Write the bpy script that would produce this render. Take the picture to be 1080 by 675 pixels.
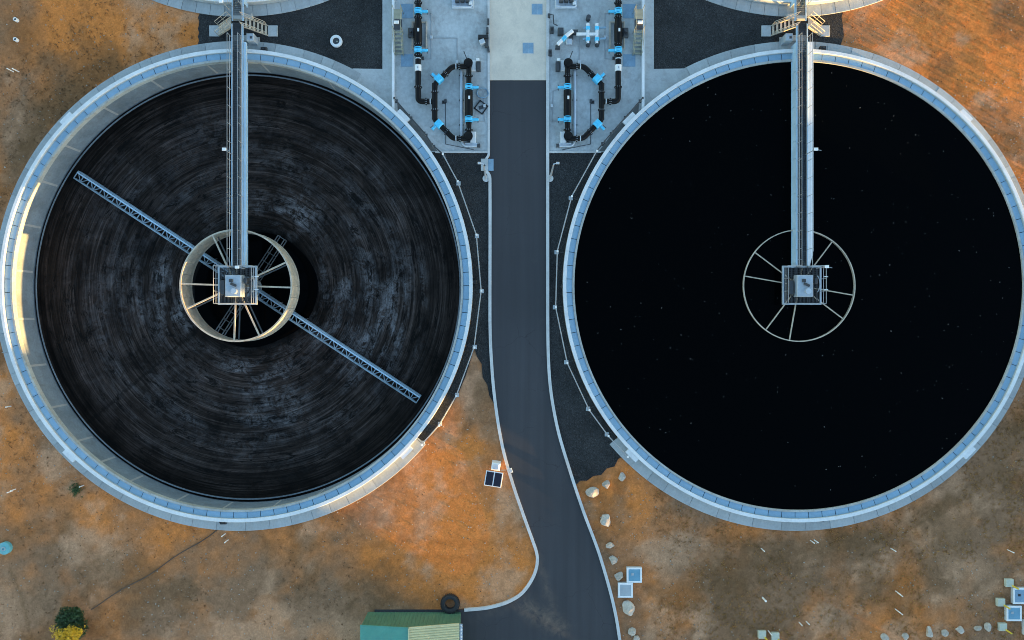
import bpy, math, random
import numpy as np
from mathutils import Vector, Matrix

random.seed(7); rng = np.random.default_rng(11)
R = math.radians; PI = math.pi
sc = bpy.context.scene
col = sc.collection
for o in list(bpy.data.objects): bpy.data.objects.remove(o)

# ------------------------------------------------------------------ camera, sky, sun, exposure
H = 64.0                                   # drone height above the ground, 12 photo pixels to the metre on the ground
cam_d = bpy.data.cameras.new('camera'); cam = bpy.data.objects.new('camera', cam_d); col.objects.link(cam)
cam_d.sensor_width = 36; cam_d.lens = 36 * H / 90.0; cam_d.clip_end = 5000
cam.location = (0, 0, H); cam.rotation_euler = (0, 0, 0)
sc.camera = cam

SUN_EL, SUN_AZ = 2.3, -28.0                # degrees; azimuth counted from +X (image right), towards lower right
w = bpy.data.worlds.new('World'); sc.world = w; w.use_nodes = True
nt = w.node_tree; bg = nt.nodes['Background']
sky = nt.nodes.new('ShaderNodeTexSky'); sky.sky_type = 'NISHITA'; sky.sun_disc = False
sky.sun_elevation = R(SUN_EL); sky.sun_rotation = R(90 - SUN_AZ); sky.air_density = 1.0; sky.dust_density = 0.4; sky.ozone_density = 1.8
nt.links.new(sky.outputs[0], bg.inputs[0]); bg.inputs[1].default_value = 0.15
sun_d = bpy.data.lights.new('sun', 'SUN'); sun = bpy.data.objects.new('sun', sun_d); col.objects.link(sun)
sun_d.energy = 2.6; sun_d.angle = R(0.6); sun_d.color = (1.0, 0.58, 0.18)
sd = Vector((math.cos(R(SUN_EL)) * math.cos(R(SUN_AZ)), math.cos(R(SUN_EL)) * math.sin(R(SUN_AZ)), math.sin(R(SUN_EL))))
sun.rotation_euler = sd.to_track_quat('Z', 'Y').to_euler()
vs = sc.view_settings
vs.view_transform = 'Standard'; vs.look = 'None'; vs.gamma = 1.0; vs.use_curve_mapping = False
vs.exposure = 3.3
sc.cycles.filter_width = 1.0

# ------------------------------------------------------------------ helpers
def W(px, py, z=0.0):
    k = (H - z) / H / 12.0
    return ((px - 540) * k, (337.5 - py) * k)
def W3(px, py, z=0.0):
    x, y = W(px, py, z); return (x, y, z)

def org(o):
    v = Vector((0, 0, 0))
    while o is not None:
        v += o.location; o = o.parent
    return v

def tag(o, label=None, cat=None, group=None, kind=None):
    if label: o['label'] = label
    if cat: o['category'] = cat
    if group: o['group'] = group
    if kind: o['kind'] = kind
    return o

def thing(name, loc, label, cat, group=None, rz=0.0):
    o = bpy.data.objects.new(name, None); col.objects.link(o)
    o.empty_display_size = 0.2
    o.location = (loc[0], loc[1], loc[2] if len(loc) > 2 else 0.0); o.rotation_euler = (0, 0, rz)
    return tag(o, label, cat, group)

class MB:
    def __init__(s): s.v = []; s.f = []
    def add(s, vs_, fs_):
        n = len(s.v); s.v += [tuple(p) for p in vs_]; s.f += [tuple(i + n for i in f) for f in fs_]; return s
    def box(s, c, d, rz=0.0):
        cx, cy, cz = c; hx, hy, hz = d[0] / 2, d[1] / 2, d[2] / 2; ca, sa = math.cos(rz), math.sin(rz)
        P = []
        for z in (-hz, hz):
            for x, y in ((-hx, -hy), (hx, -hy), (hx, hy), (-hx, hy)):
                P.append((cx + x * ca - y * sa, cy + x * sa + y * ca, cz + z))
        return s.add(P, [(3, 2, 1, 0), (4, 5, 6, 7), (0, 1, 5, 4), (1, 2, 6, 5), (2, 3, 7, 6), (3, 0, 4, 7)])
    def bbox(s, c, d, b=0.03, rz=0.0):
        cx, cy, cz = c; ca, sa = math.cos(rz), math.sin(rz); hx, hy, hz = d[0] / 2, d[1] / 2, d[2] / 2
        P = []
        for z, i in ((-hz, 0), (hz - b, 0), (hz, b)):
            for x, y in ((-hx + i, -hy + i), (hx - i, -hy + i), (hx - i, hy - i), (-hx + i, hy - i)):
                P.append((cx + x * ca - y * sa, cy + x * sa + y * ca, cz + z))
        F = [(3, 2, 1, 0), (8, 9, 10, 11)]
        for k in (0, 4):
            for i in range(4): j = (i + 1) % 4; F.append((k + i, k + j, k + 4 + j, k + 4 + i))
        return s.add(P, F)
    def beam(s, p0, p1, wd, ht):
        p0, p1 = Vector(p0), Vector(p1); d = (p1 - p0)
        if d.length < 1e-6: return s
        d.normalize(); up = Vector((0, 0, 1)) if abs(d.z) < .98 else Vector((1, 0, 0))
        a = d.cross(up).normalized() * wd / 2; b = a.cross(d).normalized() * ht / 2
        P = [p + q for p in (p0, p1) for q in (-a - b, a - b, a + b, -a + b)]
        return s.add(P, [(0, 1, 2, 3), (7, 6, 5, 4), (0, 4, 5, 1), (1, 5, 6, 2), (2, 6, 7, 3), (3, 7, 4, 0)])
    def tube(s, path, r, n=10, cap=True):
        path = [Vector(p) for p in path]; m = len(path)
        rs = r if isinstance(r, (list, tuple)) else [r] * m
        P = []; prev = None
        for i, p in enumerate(path):
            t = (path[min(i + 1, m - 1)] - path[max(i - 1, 0)]).normalized()
            if prev is None:
                u = t.cross(Vector((0, 0, 1)) if abs(t.z) < .95 else Vector((1, 0, 0))).normalized()
            else:
                u = (prev - t * prev.dot(t)).normalized()
            prev = u; q = t.cross(u)
            for k in range(n):
                a = 2 * PI * k / n; P.append(p + (u * math.cos(a) + q * math.sin(a)) * rs[i])
        F = []
        for i in range(m - 1):
            for k in range(n):
                k2 = (k + 1) % n; F.append((i * n + k, i * n + k2, (i + 1) * n + k2, (i + 1) * n + k))
        if cap: F.append(tuple(range(n - 1, -1, -1))); F.append(tuple((m - 1) * n + k for k in range(n)))
        return s.add(P, F)
    def cyl(s, p0, p1, r, n=12): return s.tube([p0, p1], r, n)
    def sector(s, prof, a0=0.0, a1=360.0, n=96, c=(0, 0)):
        """closed (r,z) profile swept round the z axis between two angles"""
        full = abs(a1 - a0) >= 359.99; m = len(prof); k = n if full else n + 1
        P = []
        for i in range(k):
            a = R(a0 + (a1 - a0) * i / n)
            for r, z in prof: P.append((c[0] + r * math.cos(a), c[1] + r * math.sin(a), z))
        F = []
        for i in range(n):
            j = (i + 1) % k
            for q in range(m):
                q2 = (q + 1) % m; F.append((i * m + q, j * m + q, j * m + q2, i * m + q2))
        if not full:
            F.append(tuple(range(m - 1, -1, -1))); F.append(tuple((k - 1) * m + q for q in range(m)))
        return s.add(P, F)
    def prism(s, pts, z0, z1):
        n = len(pts)
        ar = sum(pts[i][0] * pts[(i + 1) % n][1] - pts[(i + 1) % n][0] * pts[i][1] for i in range(n))
        if ar < 0: pts = pts[::-1]
        P = [(x, y, z0) for x, y in pts] + [(x, y, z1) for x, y in pts]
        F = [tuple(range(n - 1, -1, -1)), tuple(range(n, 2 * n))]
        for i in range(n): j = (i + 1) % n; F.append((i, j, n + j, n + i))
        return s.add(P, F)
    def ribbon(s, path, wd, z0, z1):
        """solid strip of width wd along a plan path"""
        m = len(path); L = []; Rr = []
        for i in range(m):
            a = Vector(path[max(i - 1, 0)]); b = Vector(path[min(i + 1, m - 1)]); t = (b - a).normalized(); nn = Vector((-t.y, t.x)) * wd / 2
            L.append(Vector(path[i]) + nn); Rr.append(Vector(path[i]) - nn)
        P = []
        for l, r in zip(L, Rr): P += [(r.x, r.y, z0), (r.x, r.y, z1), (l.x, l.y, z1), (l.x, l.y, z0)]
        F = []
        for i in range(m - 1):
            for q in range(4): q2 = (q + 1) % 4; F.append((i * 4 + q, i * 4 + q2, i * 4 + 4 + q2, i * 4 + 4 + q))
        F.append((3, 2, 1, 0)); e = (m - 1) * 4; F.append((e, e + 1, e + 2, e + 3))
        return s.add(P, F)
    def mesh(s, name, mat=None, smooth=False, off=None):
        me = bpy.data.meshes.new(name)
        vv = s.v if off is None else [(x - off.x, y - off.y, z - off.z) for x, y, z in s.v]
        me.from_pydata(vv, [], s.f)
        if mat: me.materials.append(mat)
        if smooth:
            me.polygons.foreach_set('use_smooth', [True] * len(me.polygons))
            me.set_sharp_from_angle(angle=R(40))
        me.update(); return me
    def build(s, name, mat, parent=None, smooth=False, local=False):
        """world coordinates in, unless local"""
        off = None if (parent is None or local) else org(parent)
        o = bpy.data.objects.new(name, s.mesh(name, mat, smooth, off)); col.objects.link(o)
        if parent: o.parent = parent
        return o

def inst(name, me, parent=None, loc=(0, 0, 0), rz=0.0, sc_=None):
    o = bpy.data.objects.new(name, me); col.objects.link(o); o.location = loc; o.rotation_euler = (0, 0, rz)
    if sc_: o.scale = sc_
    if parent: o.parent = parent
    return o

def single(mb, name, mat, base, label, cat, group=None, smooth=False):
    o = bpy.data.objects.new(name, mb.mesh(name, mat, smooth, Vector((base[0], base[1], base[2] if len(base) > 2 else 0)))); col.objects.link(o)
    o.location = (base[0], base[1], base[2] if len(base) > 2 else 0)
    return tag(o, label, cat, group)

def arc(c, r, a0, a1, n=40):
    return [(c[0] + r * math.cos(R(a0 + (a1 - a0) * i / n)), c[1] + r * math.sin(R(a0 + (a1 - a0) * i / n))) for i in range(n + 1)]

# ------------------------------------------------------------------ materials
class N:
    def __init__(s, name):
        s.m = bpy.data.materials.new(name); s.m.use_nodes = True; s.t = s.m.node_tree; s.n = s.t.nodes; s.l = s.t.links
        s.b = s.n['Principled BSDF']
        s.co = s.n.new('ShaderNodeTexCoord')
    def noise(s, scale, detail=6, rough=.6, vec=None, dist=0.0):
        x = s.n.new('ShaderNodeTexNoise'); x.inputs['Scale'].default_value = scale; x.inputs['Detail'].default_value = detail
        x.inputs['Roughness'].default_value = rough; x.inputs['Distortion'].default_value = dist
        s.l.new(vec if vec else s.co.outputs['Object'], x.inputs['Vector']); return x.outputs[0]
    def ramp(s, fac, stops):
        x = s.n.new('ShaderNodeValToRGB'); e = x.color_ramp.elements
        while len(e) < len(stops): e.new(0.5)
        for k, (p, c) in enumerate(stops):
            e[k].position = p; e[k].color = (c, c, c, 1) if isinstance(c, (int, float)) else (*c, 1)
        s.l.new(fac, x.inputs[0]); return x.outputs[0]
    def mix(s, fac, a, b, mode='MIX'):
        x = s.n.new('ShaderNodeMix'); x.data_type = 'RGBA'; x.blend_type = mode
        for i, v in ((0, fac), (6, a), (7, b)):
            if hasattr(v, 'is_output'): s.l.new(v, x.inputs[i])
            elif i == 0: x.inputs[0].default_value = v
            else: x.inputs[i].default_value = (*v, 1)
        return x.outputs[2]
    def math(s, op, a, b=None):
        x = s.n.new('ShaderNodeMath'); x.operation = op
        for i, v in ((0, a), (1, b)):
            if v is None: continue
            if hasattr(v, 'is_output'): s.l.new(v, x.inputs[i])
            else: x.inputs[i].default_value = v
        return x.outputs[0]
    def bump(s, h, strength=.4, dist=.02):
        x = s.n.new('ShaderNodeBump'); x.inputs['Strength'].default_value = strength; x.inputs['Distance'].default_value = dist
        s.l.new(h, x.inputs['Height']); s.l.new(x.outputs[0], s.b.inputs['Normal'])
    def out(s, colr, rough=.7, metal=0.0, spec=None):
        if hasattr(colr, 'is_output'): s.l.new(colr, s.b.inputs['Base Color'])
        else: s.b.inputs['Base Color'].default_value = (*colr, 1)
        if hasattr(rough, 'is_output'): s.l.new(rough, s.b.inputs['Roughness'])
        else: s.b.inputs['Roughness'].default_value = rough
        s.b.inputs['Metallic'].default_value = metal
        if spec is not None: s.b.inputs['Specular IOR Level'].default_value = spec
        return s.m

def worn(name, c, rough=.6, var=.25, sc1=1.2, sc2=9.0, metal=0.0, bump=.15, dirt=None, dirtamt=.4, spec=None, objvar=0.0):
    """paint, steel or concrete with blotches, fine grain and dirt"""
    m = N(name)
    a = m.ramp(m.noise(sc1, 5, .6), [(.3, 1 - var), (.72, 1 + var * .5)])
    b = m.ramp(m.noise(sc2, 5, .7), [(.3, 1 - var * .6), (.7, 1 + var * .3)])
    k = m.mix(1.0, a, b, 'MULTIPLY'); cc = m.mix(1.0, k, c, 'MULTIPLY')
    if dirt:
        d = m.ramp(m.noise(sc1 * 2.3, 8, .75, dist=.6), [(.5, 0.0), (.72, dirtamt)])
        cc = m.mix(d, cc, dirt)
    if objvar:
        oi = m.n.new('ShaderNodeObjectInfo')
        cc = m.mix(1.0, cc, m.ramp(oi.outputs['Random'], [(0, 1 - objvar), (1, 1 + objvar * .6)]), 'MULTIPLY')
    if bump: m.bump(m.noise(sc2 * 3, 6, .7), bump, .01)
    return m.out(cc, rough, metal, spec)

M = {}
M['concrete'] = worn('concrete', (.42, .445, .44), .85, .2, .5, 6, bump=.2, dirt=(.20, .19, .17), dirtamt=.5)
M['apron'] = worn('apron_concrete', (.40, .43, .43), .85, .18, .7, 7, bump=.2, dirt=(.22, .2, .17), dirtamt=.45, objvar=.16)
M['pad'] = worn('bay_concrete', (.46, .49, .485), .8, .30, .22, 3.5, bump=.15, dirt=(.19, .17, .15), dirtamt=.7)
M['beige'] = worn('beige_concrete', (.66, .57, .46), .85, .12, .4, 8, bump=.15, dirt=(.33, .3, .26), dirtamt=.4)
M['white'] = worn('white_coping', (.68, .70, .70), .6, .12, .8, 9, bump=.1, dirt=(.35, .33, .3), dirtamt=.35)
M['kerb'] = worn('kerb_concrete', (.55, .55, .53), .8, .16, .6, 9, bump=.15, dirt=(.3, .27, .23), dirtamt=.4)
M['panel'] = worn('pale_blue_cover', (.29, .46, .59), .45, .15, .35, 10, bump=.05, dirt=(.17, .30, .40), dirtamt=.4, objvar=.08)
M['weir'] = worn('weir_concrete', (.42, .43, .40), .8, .22, .8, 8, bump=.2, dirt=(.22, .17, .11), dirtamt=.7)
M['wall'] = worn('stained_wall', (.19, .225, .25), .85, .3, .5, 5, bump=.2, dirt=(.12, .12, .11), dirtamt=.6)
M['joint'] = worn('joint_sealant', (.37, .36, .34), .8, .2, 1, 9)
M['steel'] = worn('galvanised_steel', (.44, .50, .54), .45, .18, 1.5, 12, metal=.25, bump=.05)
M['bluesteel'] = worn('pale_blue_steel', (.40, .56, .68), .4, .14, .8, 10, bump=.05)
M['grate'] = worn('dark_grating', (.05, .055, .06), .6, .3, 2, 20, metal=.3)
M['darksteel'] = worn('dark_steel', (.06, .065, .07), .5, .3, 2, 14, metal=.3)
M['rail'] = worn('handrail_steel', (.42, .43, .43), .4, .15, 2, 14, metal=.4, bump=0)
M['beam_beige'] = worn('beige_steel', (.56, .48, .37), .55, .3, 1.3, 6, bump=.1, dirt=(.18, .15, .11), dirtamt=.7)
M['drive'] = worn('drive_housing', (.36, .42, .47), .4, .15, 1.5, 8, dirt=(.15, .15, .15), dirtamt=.3)
M['blackpipe'] = worn('black_pipe', (.007, .007, .0075), .45, .3, 2, 9, bump=.05, spec=.15)
M['wetsteel'] = worn('wet_dark_steel', (.10, .11, .115), .5, .35, 2, 9, bump=.05)
M['truss'] = worn('dull_lattice_steel', (.27, .36, .42), .5, .3, .6, 9, bump=.05, dirt=(.08, .09, .09), dirtamt=.7)
M['cyan'] = worn('cyan_paint', (.07, .52, .80), .4, .16, 3, 12, bump=.05)
M['whitepaint'] = worn('white_paint', (.74, .75, .74), .45, .1, 2, 12, bump=.05)
M['silver'] = worn('silver_pipe', (.52, .57, .61), .35, .15, 2, 12, metal=.35, bump=.05)
M['bluemat'] = worn('blue_plate', (.20, .32, .42), .6, .2, 1.2, 9)
M['olive'] = worn('olive_steel', (.30, .30, .22), .6, .25, 2, 9)
M['yellow'] = worn('yellow_paint', (.70, .50, .04), .5, .12, 3, 12)
M['black'] = worn('black_plastic', (.01, .01, .011), .45, .2, 3, 12)
M['rubber'] = worn('black_rubber', (.02, .022, .024), .7, .3, 4, 18, bump=.3)
M['teal'] = worn('teal_sheet', (.075, .28, .21), .45, .12, .7, 8, bump=.05, dirt=(.08, .2, .2), dirtamt=.4)
M['green'] = worn('green_sheet', (.085, .20, .125), .5, .16, .7, 8, bump=.05, dirt=(.08, .13, .09), dirtamt=.5)
M['cream'] = worn('sunlit_cream_sheet', (.58, .54, .30), .5, .12, .7, 8, bump=.05, dirt=(.4, .34, .2), dirtamt=.4)  # warm sun on the right roof slope put into the sheet colour
M['tealtank'] = worn('teal_lid', (.12, .38, .42), .5, .15, 1.5, 9)
M['boxblue'] = worn('blue_hatch', (.13, .30, .40), .4, .15, 1.5, 9)
M['boxgrey'] = worn('grey_hatch', (.36, .40, .42), .5, .15, 1.5, 9)
M['block'] = worn('pale_block', (.50, .52, .42), .8, .15, 2, 12)
M['rock'] = worn('pale_rock', (.52, .46, .38), .9, .35, 1.5, 5, bump=.5, dirt=(.25, .19, .13), dirtamt=.6, objvar=.15)
M['wallshed'] = worn('grey_cladding', (.35, .36, .36), .6, .1, .2, 3)
M['leaf'] = worn('shrub_leaf', (.03, .075, .018), .6, .6, 2.5, 9, bump=0)
M['sunleaf'] = worn('sunlit_yellow_leaf', (.85, .52, .02), .6, .3, 3, 9, bump=0, dirt=(.10, .12, .02), dirtamt=.9)  # sunlight on the shrub's lower half put into the leaf colour
M['bark'] = worn('bark', (.10, .07, .05), .9, .3, 5, 20)
M['glassdark'] = worn('solar_cell', (.008, .009, .02), .15, .2, 2, 9, bump=0)
M['lamp'] = worn('lamp_glass', (.8, .8, .78), .2, .05, 2, 9, bump=0)
M['walkgrate'] = worn('grey_walkway_grating', (.13, .135, .13), .8, .25, 2, 16, bump=.4)
M['stake'] = worn('white_plastic', (.80, .79, .75), .5, .06, 3, 12, bump=0)

def m_asphalt():
    m = N('asphalt')
    big = m.ramp(m.noise(.10, 4, .5), [(.3, .86), (.7, 1.12)])
    mp = m.n.new('ShaderNodeMapping'); mp.inputs['Scale'].default_value = (1.6, .05, 1); m.l.new(m.co.outputs['Object'], mp.inputs[0])
    st = m.ramp(m.noise(1.0, 3, .5, mp.outputs[0]), [(.3, .88), (.7, 1.1)])
    fine = m.ramp(m.noise(30, 4, .7), [(.3, .8), (.7, 1.2)])
    c = m.mix(1.0, m.mix(1.0, big, fine, 'MULTIPLY'), st, 'MULTIPLY')
    c = m.mix(1.0, c, (.037, .037, .041), 'MULTIPLY')
    ck = m.n.new('ShaderNodeTexVoronoi'); ck.feature = 'DISTANCE_TO_EDGE'; ck.inputs['Scale'].default_value = .22
    wv = m.n.new('ShaderNodeVectorMath'); wv.operation = 'ADD'; nz = m.n.new('ShaderNodeTexNoise'); nz.inputs['Scale'].default_value = .9; nz.inputs['Detail'].default_value = 6
    m.l.new(m.co.outputs['Object'], nz.inputs['Vector']); m.l.new(m.co.outputs['Object'], wv.inputs[0]); m.l.new(nz.outputs['Color'], wv.inputs[1]); m.l.new(wv.outputs[0], ck.inputs['Vector'])
    c = m.mix(m.math('MULTIPLY', m.math('LESS_THAN', ck.outputs['Distance'], .004), m.ramp(m.noise(.2, 3, .5), [(.45, 0.0), (.6, .5)])), c, (.012, .012, .013))
    c = m.mix(m.ramp(m.noise(.6, 8, .75, dist=.7), [(.60, 0.0), (.74, .35)]), c, (.062, .058, .055))
    # dust tracked on to the road near the junction
    at = m.n.new('ShaderNodeAttribute'); at.attribute_name = 'dust'
    d = m.math('MULTIPLY', at.outputs['Fac'], m.ramp(m.noise(1.1, 7, .7, dist=.5), [(.36, 0.0), (.66, 1.0)]))
    c = m.mix(d, c, (.17, .12, .085))
    m.bump(m.noise(60, 3, .6), .35, .01)
    return m.out(c, .85)
M['asphalt'] = m_asphalt()

def m_gravel():
    m = N('dark_gravel')
    v = m.n.new('ShaderNodeTexVoronoi'); v.inputs['Scale'].default_value = 14; m.l.new(m.co.outputs['Object'], v.inputs['Vector'])
    c = m.ramp(v.outputs['Color'], [(0, .35), (.8, 1.0), (1, 1.8)])
    big = m.ramp(m.noise(.35, 6, .65), [(.3, .65), (.72, 1.35)])
    c = m.mix(1.0, m.mix(1.0, c, big, 'MULTIPLY'), (.041, .042, .042), 'MULTIPLY')
    d = m.ramp(m.noise(.8, 8, .75, dist=.4), [(.60, 0.0), (.78, .35)])
    c = m.mix(d, c, (.10, .085, .07))
    m.bump(v.outputs['Distance'], .8, .05)
    return m.out(c, .95, spec=.2)
M['gravel'] = m_gravel()

def m_soil():
    m = N('red_soil')
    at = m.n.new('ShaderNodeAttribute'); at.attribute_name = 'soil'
    g1 = m.ramp(m.noise(1.7, 10, .75, dist=.8), [(.30, .74), (.5, 1.0), (.70, 1.26)])
    g2 = m.ramp(m.noise(9, 9, .8), [(.32, .76), (.5, 1.0), (.70, 1.28)])
    g3 = m.ramp(m.noise(4.2, 10, .82, dist=.4), [(.34, .86), (.5, 1.0), (.66, 1.16)])
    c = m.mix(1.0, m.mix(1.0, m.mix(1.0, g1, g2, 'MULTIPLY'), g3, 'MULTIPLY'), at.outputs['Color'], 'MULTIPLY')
    sp = m.ramp(m.noise(11, 3, .6), [(.70, 0.0), (.76, .5)])
    c = m.mix(sp, c, (.60, .38, .22))
    dk = m.ramp(m.noise(4.3, 6, .7, dist=.7), [(.62, 0.0), (.72, .35)])
    c = m.mix(dk, c, (.17, .085, .035))
    h = m.math('ADD', m.noise(5, 8, .75), m.math('MULTIPLY', m.noise(24, 4, .7), .4))
    m.bump(h, .6, .035)
    return m.out(c, .95, spec=0.0)
M['soil'] = m_soil()

def m_sludge():
    m = N('sludge_coated_floor')
    sx = m.n.new('ShaderNodeSeparateXYZ'); m.l.new(m.co.outputs['Object'], sx.inputs[0])
    r = m.math('SQRT', m.math('ADD', m.math('MULTIPLY', sx.outputs[0], sx.outputs[0]), m.math('MULTIPLY', sx.outputs[1], sx.outputs[1])))
    ln = m.n.new('ShaderNodeVectorMath'); ln.operation = 'NORMALIZE'; m.l.new(m.co.outputs['Object'], ln.inputs[0])
    s2 = m.n.new('ShaderNodeSeparateXYZ'); m.l.new(ln.outputs[0], s2.inputs[0])
    cx = m.n.new('ShaderNodeCombineXYZ')
    m.l.new(m.math('MULTIPLY', s2.outputs[0], 1.6), cx.inputs[0]); m.l.new(m.math('MULTIPLY', s2.outputs[1], 1.6), cx.inputs[1]); m.l.new(m.math('MULTIPLY', r, 4.2), cx.inputs[2])
    streak = m.noise(1.0, 7, .68, cx.outputs[0], dist=.25)
    cx2 = m.n.new('ShaderNodeCombineXYZ')
    m.l.new(m.math('MULTIPLY', s2.outputs[0], 2.4), cx2.inputs[0]); m.l.new(m.math('MULTIPLY', s2.outputs[1], 2.4), cx2.inputs[1]); m.l.new(m.math('MULTIPLY', r, .8), cx2.inputs[2])
    broad = m.noise(1.0, 5, .6, cx2.outputs[0])
    patch = m.noise(1.1, 12, .82, dist=1.0)
    cx3 = m.n.new('ShaderNodeCombineXYZ')
    m.l.new(m.math('MULTIPLY', s2.outputs[0], 3.5), cx3.inputs[0]); m.l.new(m.math('MULTIPLY', s2.outputs[1], 3.5), cx3.inputs[1]); m.l.new(m.math('MULTIPLY', r, 11.0), cx3.inputs[2])
    fine = m.noise(1.0, 6, .7, cx3.outputs[0], dist=.3)
    blot = m.noise(.35, 7, .7, dist=.5)
    base = m.ramp(streak, [(.34, (.005, .0036, .0030)), (.50, (.016, .0118, .0098)), (.66, (.040, .030, .026))])
    base = m.mix(1.0, base, m.ramp(fine, [(.36, .50), (.5, 1.0), (.64, 1.85)]), 'MULTIPLY')
    base = m.mix(1.0, base, m.ramp(blot, [(.34, .45), (.62, 1.7)]), 'MULTIPLY')
    f = m.math('MULTIPLY', m.ramp(broad, [(.43, 0.0), (.60, 1.0)]), m.ramp(fine, [(.36, .35), (.60, 1.0)]))
    f = m.math('MULTIPLY', f, m.ramp(patch, [(.44, 0.0), (.54, 1.0)]))
    ring = m.n.new('ShaderNodeValToRGB'); e = ring.color_ramp.elements
    for _ in range(5): e.new(.5)
    for k, (p, q) in enumerate([(0, .0), (.30, .7), (.36, 1.0), (.50, .55), (.70, .85), (.86, .30), (.95, .02)]): e[k].position = p; e[k].color = (q, q, q, 1)
    m.l.new(m.math('MULTIPLY', r, 1 / 19.2), ring.inputs[0])
    f = m.math('MULTIPLY', f, ring.outputs[0])
    f = m.math('MULTIPLY', f, m.ramp(blot, [(.38, .35), (.6, 1.0)]))
    # pale sheen on wet residue painted in: right, lower middle, left of centre
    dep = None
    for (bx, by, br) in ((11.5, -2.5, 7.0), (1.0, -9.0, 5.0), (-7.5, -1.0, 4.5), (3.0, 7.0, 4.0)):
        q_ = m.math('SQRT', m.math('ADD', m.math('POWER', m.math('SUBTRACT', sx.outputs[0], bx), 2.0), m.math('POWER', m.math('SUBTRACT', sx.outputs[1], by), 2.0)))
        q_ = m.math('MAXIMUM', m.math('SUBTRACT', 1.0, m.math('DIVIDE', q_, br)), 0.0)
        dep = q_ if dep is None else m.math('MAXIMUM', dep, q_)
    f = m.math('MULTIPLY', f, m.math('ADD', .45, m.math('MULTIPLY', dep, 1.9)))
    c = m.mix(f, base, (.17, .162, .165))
    cx4 = m.n.new('ShaderNodeCombineXYZ')
    m.l.new(m.math('MULTIPLY', s2.outputs[0], 7.0), cx4.inputs[0]); m.l.new(m.math('MULTIPLY', s2.outputs[1], 7.0), cx4.inputs[1]); m.l.new(m.math('MULTIPLY', r, 1.9), cx4.inputs[2])
    blk = m.ramp(m.noise(1.0, 10, .78, cx4.outputs[0], dist=.6), [(.54, 0.0), (.59, .9)])
    c = m.mix(1.0, c, m.ramp(m.math('MULTIPLY', r, 1 / 19.2), [(.27, .08), (.38, 1.0), (.84, 1.0), (.97, .45)]), 'MULTIPLY')
    c = m.mix(blk, c, (.003, .003, .003))
    # tar-black seam running out to the lower left
    u_ = m.math('ADD', m.math('MULTIPLY', sx.outputs[0], .66), m.math('MULTIPLY', sx.outputs[1], -.75))
    v_ = m.math('ADD', m.math('MULTIPLY', sx.outputs[0], -.75), m.math('MULTIPLY', sx.outputs[1], -.66))
    sm = m.math('MULTIPLY', m.math('LESS_THAN', m.math('ABSOLUTE', m.math('ADD', u_, m.math('MULTIPLY', m.noise(1.2, 6, .75), .8))), m.math('ADD', -.30, m.math('MULTIPLY', m.noise(2.5, 5, .7), .9))), m.math('GREATER_THAN', v_, 3.0))
    c = m.mix(m.math('MULTIPLY', sm, .5), c, (.003, .003, .003))
    m.bump(m.math('ADD', streak, m.noise(6, 6, .7)), .5, .06)
    return m.out(c, m.ramp(streak, [(.3, .5), (.7, .8)]), spec=.07)
M['sludge'] = m_sludge()

def m_water():
    m = N('dark_water')
    m.bump(m.noise(1.3, 3, .5), .03, .02)
    return m.out((.0006, .0010, .0013), .12, spec=.02)
M['water'] = m_water()

def m_grass():
    m = N('dry_grass')
    c = m.ramp(m.noise(.9, 6, .7), [(.3, (.16, .10, .04)), (.5, (.38, .21, .07)), (.72, (.60, .33, .10))])
    return m.out(c, .9, spec=.1)
M['grass'] = m_grass()
M['pebble'] = worn('pebble', (.42, .37, .31), .9, .5, .9, 6, bump=0)

# ------------------------------------------------------------------ plan of the plant
KS = 1.007
C1 = (-23.98, 2.99); C2 = (24.98, 2.99); C3 = (-23.85, 48.15); C4 = (24.80, 48.15)
TANKS = (C1, C2, C3, C4)
RO = 20.40 * KS                                   # outer wall radius
AP = 21.36 * KS                                   # apron outer radius

# ------------------------------------------------------------------ ground
def vnoise(X, Y, cell, seed):
    g = np.random.default_rng(seed).random((256, 256))
    x = X / cell + 1000.3; y = Y / cell + 1000.7
    xi = np.floor(x).astype(int); yi = np.floor(y).astype(int); fx = x - xi; fy = y - yi
    fx = fx * fx * (3 - 2 * fx); fy = fy * fy * (3 - 2 * fy)
    a = g[xi % 256, yi % 256]; b = g[(xi + 1) % 256, yi % 256]; c = g[xi % 256, (yi + 1) % 256]; d = g[(xi + 1) % 256, (yi + 1) % 256]
    return (a * (1 - fx) + b * fx) * (1 - fy) + (c * (1 - fx) + d * fx) * fy
def fbm(X, Y, cell, seed, oct=5, gain=.55):
    t = 0; a = 1; s = 0
    for k in range(oct):
        t = t + a * vnoise(X, Y, cell / 2 ** k, seed + k); s += a; a *= gain
    return t / s

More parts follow.
